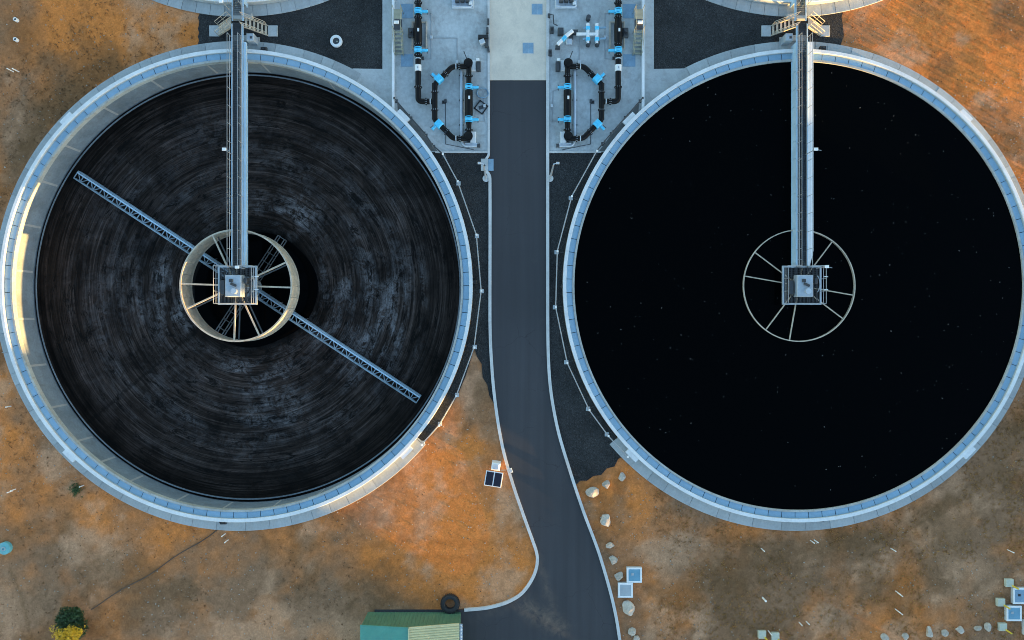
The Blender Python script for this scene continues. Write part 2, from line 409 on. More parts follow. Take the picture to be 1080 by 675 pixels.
def make_ground():
    far = [60, 80, 120, 200, 400, 900, 2500]
    xs = np.array([-v for v in far[::-1]] + list(np.arange(-48, 48.01, .25)) + far)
    ys = np.array([-v for v in far[::-1]] + [-45, -36] + list(np.arange(-31, 31.01, .25)) + list(np.arange(31.5, 70.1, .5)) + far[1:])
    X, Y = np.meshgrid(xs, ys)
    nx, ny = len(xs), len(ys)
    inside = (np.abs(X) < 49) & (Y > -32) & (Y < 71)
    Z = -.06 + .030 * (fbm(X, Y, 2.2, 3, 4) - .5) * inside + .016 * (vnoise(X, Y, .4, 31) - .5) * inside
    # soil colour: red-orange earth, grey-brown dry ground, dark damp earth, pale dust (some of the orange paints in sunlit ground)
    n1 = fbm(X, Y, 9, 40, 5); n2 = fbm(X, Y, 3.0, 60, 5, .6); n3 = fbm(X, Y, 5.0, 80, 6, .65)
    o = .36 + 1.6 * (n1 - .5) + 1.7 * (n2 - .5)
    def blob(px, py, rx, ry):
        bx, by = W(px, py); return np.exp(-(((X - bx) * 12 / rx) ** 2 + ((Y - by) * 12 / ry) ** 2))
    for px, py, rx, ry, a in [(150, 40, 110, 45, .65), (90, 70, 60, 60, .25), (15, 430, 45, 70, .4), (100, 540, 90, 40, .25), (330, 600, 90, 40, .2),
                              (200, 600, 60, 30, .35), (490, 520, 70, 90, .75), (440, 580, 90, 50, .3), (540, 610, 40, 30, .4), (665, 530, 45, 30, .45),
                              (640, 600, 25, 50, .2), (960, 90, 130, 100, .9), (1040, 200, 70, 110, .7), (710, 632, 30, 20, .5), (800, 562, 130, 14, .5),  # top right sun glow and roadside sun patch painted as orange soil
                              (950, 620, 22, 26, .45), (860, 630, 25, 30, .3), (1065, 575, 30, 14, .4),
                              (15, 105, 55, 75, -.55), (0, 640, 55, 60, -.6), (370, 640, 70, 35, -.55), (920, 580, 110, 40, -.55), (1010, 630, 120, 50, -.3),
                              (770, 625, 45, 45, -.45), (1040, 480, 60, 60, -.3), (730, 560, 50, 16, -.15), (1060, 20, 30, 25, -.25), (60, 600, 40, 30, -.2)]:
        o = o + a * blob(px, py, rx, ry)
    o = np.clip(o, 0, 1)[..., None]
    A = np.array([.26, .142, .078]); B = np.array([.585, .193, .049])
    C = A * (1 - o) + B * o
    pale = np.clip((fbm(X, Y, 3.5, 120, 6, .65) - .53) * 4, 0, .6)
    for px, py, rx, ry, a in [(1000, 570, 14, 40, .5), (980, 630, 25, 8, .5), (0, 650, 25, 40, .6), (1025, 600, 20, 16, .5), (330, 665, 60, 15, .4), (240, 665, 40, 14, .3)]: pale = pale + a * blob(px, py, rx, ry)
    C = C + (np.array([.52, .29, .165]) - C) * np.clip(pale, 0, .6)[..., None]
    dark = np.clip((n3 - .55) * 5.0, 0, .5)
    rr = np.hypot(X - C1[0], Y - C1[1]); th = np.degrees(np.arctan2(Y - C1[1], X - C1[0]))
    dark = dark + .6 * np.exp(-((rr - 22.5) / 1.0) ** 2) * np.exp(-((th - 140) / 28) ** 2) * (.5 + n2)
    for px, py, rx, ry, a in [(900, 570, 90, 12, .5), (780, 600, 40, 20, .3), (20, 35, 22, 26, .6), (835, 600, 60, 35, .3), (760, 595, 30, 25, .4)]: dark = dark + a * blob(px, py, rx, ry) * (.4 + n2)
    def line(pts, wpx):
        d = np.full(X.shape, 1e9)
        q = [W(*p) for p in pts]
        for (ax, ay), (bx, by) in zip(q[:-1], q[1:]):
            t = np.clip(((X - ax) * (bx - ax) + (Y - ay) * (by - ay)) / ((bx - ax) ** 2 + (by - ay) ** 2), 0, 1)
            d = np.minimum(d, np.hypot(X - ax - (bx - ax) * t, Y - ay - (by - ay) * t))
        return np.exp(-(d * 12 / wpx) ** 2)
    dark = dark + .5 * line([(10, 600), (22, 630), (33, 675)], 2.2) + .35 * line([(88, 520), (60, 560), (48, 600)], 5) * n2 + .3 * line([(0, 210), (40, 140), (90, 95), (150, 60)], 7) * n2
    for pts in ([(250, 640), (330, 590), (420, 570), (540, 575)], [(255, 655), (335, 605), (425, 586), (535, 592)], [(690, 560), (760, 590), (850, 600), (1000, 560), (1080, 500)], [(690, 575), (760, 604), (855, 614), (1005, 574), (1085, 515)]):
        C = C * (1 - .16 * line(pts, 4)[..., None] * np.clip(n2 * 1.6, 0, 1)[..., None])
    rr2 = np.hypot(X - C2[0], Y - C2[1]); dark = dark + .35 * np.exp(-((rr2 - 23.4) / .9) ** 2) * (Y < 0) * (X > 20)
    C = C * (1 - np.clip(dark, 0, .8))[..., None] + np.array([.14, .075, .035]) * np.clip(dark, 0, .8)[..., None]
    V = np.stack([X, Y, Z], -1).reshape(-1, 3)
    idx = np.arange(nx * ny).reshape(ny, nx)
    F = np.stack([idx[:-1, :-1], idx[:-1, 1:], idx[1:, 1:], idx[1:, :-1]], -1).reshape(-1, 4)
    fc = V[F].mean(1); keep = np.ones(len(F), bool)
    for c in TANKS: keep &= np.hypot(fc[:, 0] - c[0], fc[:, 1] - c[1]) > RO + .32
    F = F[keep]
    me = bpy.data.meshes.new('ground')
    me.vertices.add(len(V)); me.vertices.foreach_set('co', V.ravel())
    me.loops.add(len(F) * 4); me.loops.foreach_set('vertex_index', F.ravel())
    me.polygons.add(len(F)); me.polygons.foreach_set('loop_start', np.arange(len(F)) * 4); me.polygons.foreach_set('loop_total', np.full(len(F), 4))
    me.polygons.foreach_set('use_smooth', np.ones(len(F), bool))
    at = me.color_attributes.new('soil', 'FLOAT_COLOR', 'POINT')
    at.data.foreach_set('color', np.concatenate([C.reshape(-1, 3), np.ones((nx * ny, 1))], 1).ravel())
    me.materials.append(M['soil']); me.update(calc_edges=True); me.validate()
    o_ = bpy.data.objects.new('ground', me); col.objects.link(o_); tag(o_, 'red-brown bare soil around the tanks', kind='structure')
make_ground()

def sheet(name, pts, z0, z1, mat, label, kind='structure'):
    mb = MB().prism(pts, z0, z1); o = mb.build(name, mat); return tag(o, label, kind=kind)
def P(*pp): return [W(*p) for p in pp]

# roads -------------------------------------------------------------
ROADL = [(517, 85), (517, 330), (518, 370), (522, 420), (530, 470), (541, 510), (553, 545), (562, 570), (566, 582), (567, 591), (565, 602), (560, 613), (551, 625), (541, 632), (529, 637), (512, 641), (490, 643)]
ROADR = [(577, 85), (577, 330), (579, 400), (587, 450), (600, 495), (615, 540), (630, 580), (642, 620), (649, 650), (653, 675), (664, 740), (672, 860)]
def smooth_path(pts, n=6):
    out = []; m = len(pts)
    for i in range(m - 1):
        p0, p1, p2, p3 = (Vector(pts[max(i - 1, 0)]), Vector(pts[i]), Vector(pts[i + 1]), Vector(pts[min(i + 2, m - 1)]))
        tl = (p2 - p1).length
        m1 = (p2 - p0) / max((p2 - p0).length, 1e-6) * tl; m2 = (p3 - p1) / max((p3 - p1).length, 1e-6) * tl
        for k in range(n):
            t = k / n
            q = p1 * (2 * t ** 3 - 3 * t ** 2 + 1) + m1 * (t ** 3 - 2 * t ** 2 + t) + p2 * (-2 * t ** 3 + 3 * t ** 2) + m2 * (t ** 3 - t ** 2)
            out.append((q.x, q.y))
    out.append(tuple(pts[-1])); return out
SL = smooth_path([W(*p) for p in ROADL]); SR = smooth_path([W(*p) for p in ROADR])
def make_road():
    pts = SL + P((395, 643), (395, 860)) + SR[::-1]
    bm_pts = MB().prism(pts, -.15, .030)
    o = bm_pts.build('asphalt_road', M['asphalt']); tag(o, 'dark asphalt road curving between the two big tanks', kind='structure')
    # subdivided top so that tracked dust can sit where it lies
    import bmesh
    bm = bmesh.new(); bm.from_mesh(o.data)
    for x in np.arange(-12, 12, .6):
        bmesh.ops.bisect_plane(bm, geom=bm.verts[:] + bm.edges[:] + bm.faces[:], plane_co=(x, 0, 0), plane_no=(1, 0, 0))
    for y in np.arange(-31, -17, .6):
        bmesh.ops.bisect_plane(bm, geom=bm.verts[:] + bm.edges[:] + bm.faces[:], plane_co=(0, y, 0), plane_no=(0, 1, 0))
    bm.to_mesh(o.data); bm.free()
    a = o.data.attributes.new('dust', 'FLOAT', 'POINT')
    def seg(p, a_, b_):
        p, a_, b_ = Vector(p), Vector(W(*a_)), Vector(W(*b_)); t = max(0, min(1, (p - a_).dot(b_ - a_) / (b_ - a_).length_squared)); return (p - (a_ + (b_ - a_) * t)).length
    for i, v in enumerate(o.data.vertices):
        p = v.co.xy
        d = max(math.exp(-(seg(p, (555, 640), (590, 662)) / .75) ** 2) * .9, math.exp(-(seg(p, (568, 590), (590, 668)) / .35) ** 2) * .5, math.exp(-(seg(p, (545, 636), (500, 650)) / .4) ** 2) * .25)
        a.data[i].value = d
make_road()
sheet('concrete_road', P((516, -420), (577.5, -420), (577.5, 84.7), (516, 84.7)), -.15, .045, M['beige'], 'beige concrete roadway at the top of the asphalt road')
def kerb(name, path, label, wd=.26, z1=.14):
    tag(MB().ribbon(path, wd, -.1, z1).build(name, M['kerb']), label, kind='structure')
kerb('kerb', smooth_path(P((514.6, -420), (515.5, 60), (515.5, 160), (515.2, 164), (512.5, 168.2)), 4), 'white kerb on the left of the concrete roadway', .2)
kerb('kerb', smooth_path(P((512.5, 180.2), (516, 185), (516.8, 190), (516.8, 300)), 4) + [(x - .02, y) for x, y in SL if y < W(0, 302)[1]], 'white kerb on the left edge of the asphalt road curving to the green shed')
kerb('kerb', smooth_path(P((578.6, -420), (577.6, 60), (577.6, 300)), 4) + [(x + .05, y) for x, y in SR if y < W(0, 302)[1]], 'white kerb on the right edge of the asphalt road', z1=.17)

# pads --------------------------------------------------------------
rP = RO + .03
yl = lambda py: W(0, py)[1]
def side(m):
    """pads and gravel beside one tank; m=0 left, m=1 right (mirrored)"""
    c = C1 if m == 0 else C2; cu = C3 if m == 0 else C4
    fx = (lambda x: x) if m == 0 else (lambda x: 1093 - x)
    fa = (lambda a: a) if m == 0 else (lambda a: 180 - a)
    sd_ = ('left', 'right')[m]
    a160 = math.degrees(math.asin((yl(160.5) - c[1]) / rP))
    xin = abs(W(fx(416.5), 0)[0] - c[0]); a417 = math.degrees(math.acos(xin / rP))
    sheet('equipment_bay', P((fx(515), -420), (fx(515), 160)) + arc(c, rP, fa(a160), fa(a417), 12) + P((fx(417), -420)), -.15, .05, M['pad'], f'grey concrete pipe bay on the {sd_} of the roadway')
    tag(MB().ribbon(P((fx(515.2), 160.6), (fx(459), 160.6)), .14, -.1, .12).build('kerb', M['kerb']), f'thin kerb closing the bottom of the {sd_} pipe bay', kind='structure')
    sheet('walkway_grating', arc(c, rP + .03, fa(a417 - 1.0), fa(a160 + .3), 12) + P((fx(461.5), 159.6), (fx(457), 154), (fx(449), 142.5), (fx(433), 124.5), (fx(419), 108.5)), .04, .064, M['walkgrate'], f'dark grating strip between the rail and the {sd_} tank in the pipe bay')
    a2 = math.degrees(math.acos(abs(W(fx(372), 0)[0] - c[0]) / rP))
    sheet('concrete_path', P((fx(403.5), -420), (fx(414.2), -420)) + [W(fx(414.2), 120)] + arc(c, rP, fa(a417 + .7), fa(a2), 10) + P((fx(372), 72.5), (fx(403.5), 73)), -.15, .07, M['concrete'], f'pale concrete path between the {sd_} pipe bay and its gravel bed')
    tag(MB().ribbon(P((fx(415.6), -420), (fx(415.6), 117.5)), .2, -.1, .55).build('bay_wall', M['white']), f'low white wall along the outer side of the {sd_} pipe bay', 'wall')
    # gravel between lower and upper tank
    x0 = 210 if m == 0 else 1093 - 884 + 0
    xa = W(fx(210), 0)[0] if m == 0 else W(884, 0)[0]
    xb = W(fx(403.5), 0)[0]
    la0 = math.degrees(math.acos((xa - c[0]) / rP)); ua0 = -math.degrees(math.acos((xa - cu[0]) / rP)); ua1 = -math.degrees(math.acos((xb - cu[0]) / rP))
    e = []
    ya, yb = c[1] + rP * math.sin(R(la0)), cu[1] + rP * math.sin(R(ua0))
    for k in range(1, 14):
        t = k / 14; e.append((xa + random.uniform(-.12, .12) + (.5 * math.sin(t * 3) if m else 0), yb + (ya - yb) * t))
    sheet('gravel_bed', arc(c, rP, la0, fa(a2), 24) + P((fx(372), 72.5), (fx(403.5), 73)) + arc(cu, rP, ua1, ua0, 30) + e, -.2, .0, M['gravel'], f'dark gravel bed between the {sd_} tanks below the roadway kerb')
    # gravel beside the road
    if m == 0:
        tail = [(446, 467), (458, 453), (470, 438), (482, 418), (491, 397), (497, 378), (500, 366), (503, 376), (508, 384), (509, 398), (514, 406), (516, 417), (521, 426), (519.5, 410), (517.5, 370), (516.5, 330)]
    else:
        tail = [(660, 480), (652, 484), (648, 492), (640, 494), (634, 501), (626, 502), (619, 507), (612, 507), (605, 514), (600, 498), (588, 455), (579.5, 402), (577.5, 330)]
    a40 = -40.3 if m == 0 else 180 + 39.2
    sheet('gravel_bed', arc(c, rP, fa(a160), a40, 60) + P(*tail) + P((fx(516), 160)), -.2, .0, M['gravel'], f'dark gravel strip between the {sd_} tank and the asphalt road')
    # apron
    ap = MB().sector([(RO + .01, -.25), (AP - .05, -.25), (AP - .05, .02), (RO + .01, .02)], *( (a2 - 1, 319.7) if m == 0 else (-139.7, 180 - a2 + 1)), n=120, c=(c[0], c[1]))
    base = ap.build('concrete_apron', M['apron']); tag(base, f'ring of concrete apron slabs round the {sd_} tank', kind='structure')
    a0, a1 = (a2 - 1, 319.7) if m == 0 else (-139.7, 180 - a2 + 1)
    cuts = [a0]
    while cuts[-1] < a1 - 5: cuts.append(cuts[-1] + random.choice((2.9, 4.6, 5.2, 5.8, 6.9)))
    cuts.append(a1)
    for u, v in zip(cuts[:-1], cuts[1:]):
        o = MB().sector([(RO + .02, .0), (AP, .0), (AP, .055), (AP - .02, .075), (RO + .02, .085)], .035, v - u - .035, 6).build('apron_slab', M['apron'], base, False, True)
        o.location = (c[0], c[1], random.uniform(-.008, .008)); o.rotation_euler = (0, 0, R(u))
side(0); side(1)
for c, sdn in ((C3, 'left'), (C4, 'right')):
    base = MB().sector([(RO + .01, -.25), (AP - .05, -.25), (AP - .05, .02), (RO + .01, .02)], 0, 360, n=120, c=c).build('concrete_apron', M['apron'])
    tag(base, f'apron slabs of the cut-off tank at the top {sdn}', kind='structure')
    slab = MB().sector([(RO + .02, .0), (AP, .0), (AP, .055), (AP - .02, .075), (RO + .02, .085)], .05, 3.35, 3).mesh('apron_slab', M['apron'])
    for k in range(18): inst('apron_slab', slab, base, (c[0], c[1], random.uniform(-.008, .008)), R(239 + 3.4 * k))

# ------------------------------------------------------------------ tanks
NP = 107
pitch = 360 / NP
panel_me = MB().sector([(19.60, .47), (20.12, .47), (20.12, .515), (19.60, .50)], .075, pitch - .075, 3).mesh('launder_panel', M['panel'])
strip_me = MB().sector([(19.415, -2.05), (19.432, -2.05), (19.432, .08), (19.415, .08)], -.28, .28, 2).mesh('joint_strip', M['joint'])
def make_tank(c, label, full, panels):
    t = thing('clarifier_tank', c, label, 'tank'); t.scale = (KS, KS, 1); RO = 20.40
    L = dict(parent=t, local=True)
    MB().sector([(20.13, -4.6), (RO, -4.6), (RO, .70), (20.13, .70)], n=180).build('outer_wall', M['concrete'], smooth=True, **L)
    MB().sector([(20.125, .702), (RO + .02, .702), (RO + .02, .78), (RO, .80), (20.145, .80), (20.125, .78)], n=180).build('coping', M['white'], smooth=True, **L)
    MB().sector([(19.59, .105), (20.128, .105), (20.128, .30), (19.59, .30)], n=120).build('launder_channel', M['darksteel'], **L)
    MB().sector([(19.41, .102), (19.588, .102), (19.588, .60), (19.41, .60)], n=180).build('weir_wall', M['weir'], smooth=True, **L)
    for k in panels: inst('launder_panel', panel_me, t, (0, 0, 0), R(pitch * k))
    MB().sector([(19.43, -4.6), (20.128, -4.6), (20.128, .10), (19.43, .10)], n=180).build('inner_wall', M['wall'], smooth=True, **L)
    # flared brackets on the coping at the diagonals
    for a in (46, 136, 226, 316):
        MB().sector([(RO + .022, .45), (RO + .40, .45), (RO + .40, .705), (RO + .022, .705)], a - 2.2, a + 1.2, 6).build('bracket_slab', M['white'], **L)
    return t
vis = list(range(NP))
t1 = make_tank(C1, 'drained round tank with bare black floor left of the road', True, vis)
t2 = make_tank(C2, 'round tank full of black water right of the road', True, vis)
up = [k for k in range(NP) if 240 < pitch * k < 300]
t3 = make_tank(C3, 'cut-off round tank at the top edge, upper left', False, up)
t4 = make_tank(C4, 'cut-off round tank at the top edge, upper right', False, up)
for a in (12, 31, 47, 66, 84, 98, 113, 127, 141, 152, 164, 176, 188.5, 201, 213, 224, 232, 241, 254, 266, 279, 291, 306, 322, 340, 355): inst('joint_strip', strip_me, t1, (0, 0, 0), R(a))

def floor_mesh():
    prof = [(19.43, -2.40), (19.22, -2.40), (19.20, -2.22), (19.08, -2.22), (19.06, -2.30), (17, -2.44), (14, -2.63), (11, -2.82), (8, -3.0), (5.5, -3.16), (3.2, -3.3), (2.6, -3.9), (1.2, -4.2), (.01, -4.2)]
    n = 180; V = []; F = []
    for i in range(n):
        a = 2 * PI * i / n
        for r, z in prof: V.append((r * math.cos(a), r * math.sin(a), z))
    m = len(prof)
    for i in range(n):
        j = (i + 1) % n
        for q in range(m - 1): F.append((i * m + q, i * m + q + 1, j * m + q + 1, j * m + q))
    mb = MB(); mb.add(V, F); return mb
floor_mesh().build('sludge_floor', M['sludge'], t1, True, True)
MB().sector([(19.08, -2.218), (19.20, -2.218), (19.20, -2.19), (19.08, -2.19)], n=180).build('floor_rim', M['wall'], t1, True, True)
# lumps of residue left on the floor: one uncountable mass
mb = MB()
for k in range(420):
    a = random.uniform(0, 2 * PI); r = 6.5 + 12.2 * math.sqrt(random.random())
    if vnoise(np.array([r * math.cos(a)]), np.array([r * math.sin(a)]), 3.5, 71)[0] < .52: continue
    z = -2.3 - (19.06 - r) * .0635; s = random.uniform(.03, .13); da = s * random.uniform(.8, 2.2) / r
    q = [(r - s * .4, a - da), (r - s * .5, a + da * .8), (r + s * .45, a + da), (r + s * .35, a - da * .9)]
    V = [(x * math.cos(y), x * math.sin(y), z - .02) for x, y in q] + [((r + (x - r) * .5) * math.cos(a + (y - a) * .6), (r + (x - r) * .5) * math.sin(a + (y - a) * .6), z + s * .35) for x, y in q]
    mb.add(V, [(4, 5, 6, 7), (0, 1, 5, 4), (1, 2, 6, 5), (2, 3, 7, 6), (3, 0, 4, 7)])
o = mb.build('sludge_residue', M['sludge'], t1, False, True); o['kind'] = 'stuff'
pl_ = []
for k in range(120):
    a = R(3 * k); rr = 5.45 + .22 * math.sin(a * 2 + 1) + .12 * math.sin(3 * a + 2) + .05 * math.sin(7 * a)
    pl_.append((C1[0] + .3 + rr * math.cos(a), C1[1] - .2 + rr * math.sin(a)))
MB().prism(pl_, -3.6, -3.07).build('sludge_pool', M['water'], t1)
wt = MB().sector([(.01, .30), (19.405 * KS, .30), (19.405 * KS, .44), (.01, .44)], n=180, c=C2).build('water', M['water']); tag(wt, 'black still water filling the right tank', kind='structure')
for c in (C3, C4):
    tag(MB().sector([(.01, .30), (19.405 * KS, .30), (19.405 * KS, .44), (.01, .44)], n=120, c=c).build('water', M['water']), 'dark water in the tank cut by the top edge', kind='structure')
mb = MB()
for k in range(260):
    a = random.uniform(0, 2 * PI); r = 19.2 * math.sqrt(random.random()); x, y = C2[0] + r * math.cos(a), C2[1] + r * math.sin(a); s = random.uniform(.02, .06)
    mb.box((x, y, .446), (s * random.uniform(1, 2), s, .012), random.uniform(0, 3))
tag(mb.build('floating_scum', worn('scum_fleck', (.14, .13, .12), .8, .6, 2, 9, bump=0)), 'tiny pale flecks floating on the black water', 'scum', kind='stuff')

# black outlet boxes on apron and coping -----------------------------
def outlet(px, py, z, label):
    x, y = W(px, py, z); b = (x, y, z)
    t = thing('outlet_box', b, label, 'valve box', 'black outlet boxes on the tank rims')
    MB().bbox((x, y, z + .15), (.52, .38, .30), .05).build('housing', M['black'], t)
    MB().cyl((x, y, z + .3), (x, y, z + .42), .06, 10).build('spindle', M['darksteel'], t)
    MB().beam((x - .35, y - .05, z + .08), (x - .2, y, z + .08), .10, .10).build('spout', M['darksteel'], t)
outlet(279, 53, .08, 'black outlet box on the apron above the drained tank')
outlet(236, 550, .08, 'black outlet box on the apron below the drained tank with a hose')
outlet(865, 547, .08, 'black outlet box on the apron below the water tank')
outlet(867, 52, .08, 'black outlet box on the apron above the water tank')
outlet(499.6, 297.5, .0, 'black outlet box on the rim between drained tank and road')
outlet(594.6, 302, .0, 'black outlet box on the rim between water tank and road')

# ------------------------------------------------------------------ feed wells
def feed_well(c, zb, centre, label, lower, top=.9):
    t = thing('feed_well', (c[0], c[1], zb), label, 'feed well')
    L = dict(parent=t, local=True); zt = top - zb
    n = 30; seg = 360 / n
    me = MB().sector([(4.80, 0), (4.86, 0), (4.86, zt - .002), (4.80, zt - .002)], .12, seg - .12, 4).mesh('shell_panel', M['beam_beige'])
    for k in range(n): inst('shell_panel', me, t, (0, 0, 0), R(seg * k))
    MB().sector([(4.80 if not lower else 4.76, zt), (4.885 if not lower else 4.90, zt), (4.885 if not lower else 4.90, zt + .05), (4.80 if not lower else 4.76, zt + .05)], n=96).build('rim', M['beam_beige'], **L)
    if lower:
        MB().sector([(4.77, -.06), (4.90, -.06), (4.90, -.002), (4.77, -.002)], n=96).build('bottom_ring', M['beam_beige'], **L)
    for lev in ([zt - .05] + ([zt - 1.15] if lower else [])):
        me = MB().beam((.75, 0, 0), (4.78, 0, 0), (.13 if lower else .085) if lev > zt - .5 else .10, .12).mesh('spoke', M['beam_beige'] if lev > zt - .5 else M['wetsteel'])
        for q in range(4):
            for d in (-13.5, 13.5): inst('spoke', me, t, (0, 0, lev), R(centre + 90 * q + d))
    MB().sector([(.60, zt - 1.2 if lower else 0), (.75, zt - 1.2 if lower else 0), (.75, zt), (.60, zt)], n=24).build('hub', M['steel'], **L)
    return t
feed_well(C1, -1.4, 11.5, 'beige cylindrical feed well with spokes in the drained tank', True, .74)
feed_well(C2, .25, 66.5, 'thin spoked feed well ring standing in the black water', False, .66)

# ------------------------------------------------------------------ scraper in the drained tank
def scraper():
    t = thing('rotating_scraper', (C1[0], C1[1], -4.2), 'pale blue lattice scraper arms spanning the drained black floor', 'scraper', rz=R(-33.3))
    def arm(name, sgn, L0, L1, wd, zt, zb, bays, mat, plate=True):
        ch = MB()
        for y in (-wd / 2, wd / 2):
            for z in (zt, zb): ch.beam((sgn * L0, y, z), (sgn * L1, y, z if z == zt else z + .12 * (1 if L1 > 10 else 0)), .10, .10)
        a = ch.build(name, mat, t, local=True)
        br = MB()
        for k in range(bays + 1):
            x = sgn * (L0 + (L1 - L0) * k / bays)
            br.beam((x, -wd / 2, zt), (x, wd / 2, zt), .07, .06)
            for y in (-wd / 2, wd / 2): br.beam((x, y, zt), (x, y, zb + .1), .06, .06)
            if k < bays:
                x2 = sgn * (L0 + (L1 - L0) * (k + 1) / bays); s_ = 1 if k % 2 else -1
                br.beam((x, -wd / 2 * s_, zt - .02), (x2, wd / 2 * s_, zt - .02), .06, .05)
                for y in (-wd / 2, wd / 2): br.beam((x, y, zt if k % 2 else zb + .1), (x2, y, zb + .1 if k % 2 else zt), .05, .05)
        br.build('lattice', mat, a, local=True)
        if plate:
            pl = MB().beam((sgn * L0, wd / 2 - .14, zt + .065), (sgn * L1, wd / 2 - .14, zt + .065), .13, .02)
            pl.build('edge_plate', M['bluesteel'], a, local=True)
        bl = MB()
        for k in range(bays // 2):
            x = sgn * (L0 + (L1 - L0) * (k + .5) * 2 / bays); zf = 4.2 - 2.3 - (19.06 - abs(x)) * .0635 + 0.02
            zf = min(zf, zb - .02)
            bl.beam((x - .35, -.55, zb - .14), (x + .35, .55, zb - .14), .04, .30)
        bl.build('scraper_blades', M['darksteel'], a, local=True)
    for s_ in (1, -1): arm('truss_arm', s_, .9, 18.55, .74, 4.2 - 1.95, 4.2 - 2.45, 26, M['truss'])
    MB().sector([(.70, .05), (.95, .05), (.95, 3.1), (.70, 3.1)], n=20).build('drive_cage', M['steel'], t, local=True)
    sh = bpy.data.objects.new('cross_arm', None)
    for s_ in (1, -1):
        ch = MB()
        for x in (-.35, .35):
            ch.beam((x, s_ * .9, 1.9), (x, s_ * 5.4, 1.9), .08, .08); ch.beam((x, s_ * .9, 1.2), (x, s_ * 5.4, 1.2), .08, .08)
        for k in range(6):
            y = s_ * (1 + .88 * k); ch.beam((-.35, y, 1.9), (.35, y, 1.9), .06, .06)
            for x in (-.35, .35): ch.beam((x, y, 1.9), (x, y, 1.2), .06, .06)
        ch.build('cross_arm', M['wetsteel'], t, local=True)
scraper()

# ------------------------------------------------------------------ bridges
DK = 1.5
def rail_run(t, pts, closed=False, name='handrail', mat=None, zb=DK, every=1.5, h=1.1, parent_local=True):
    mat = mat or M['rail']
    tr = MB(); n = len(pts); ps = pts + ([pts[0]] if closed else [])
    for a, b in zip(ps[:-1], ps[1:]):
        for z in (zb + h, zb + h * .52): tr.cyl((*a, z), (*b, z), .024, 6)
    hr = tr.build(name, mat, t, local=parent_local)
    for a, b in zip(ps[:-1], ps[1:]):
        d = math.hypot(b[0] - a[0], b[1] - a[1]); k = max(1, int(round(d / every)))
        for i in range(k + (0 if closed else (1 if (a, b) == (ps[-2], ps[-1]) else 0))):
            x, y = a[0] + (b[0] - a[0]) * i / k, a[1] + (b[1] - a[1]) * i / k
            MB().cyl((x, y, zb), (x, y, zb + h - .02), .022, 6).build('post', mat, hr, local=parent_local)
    return hr

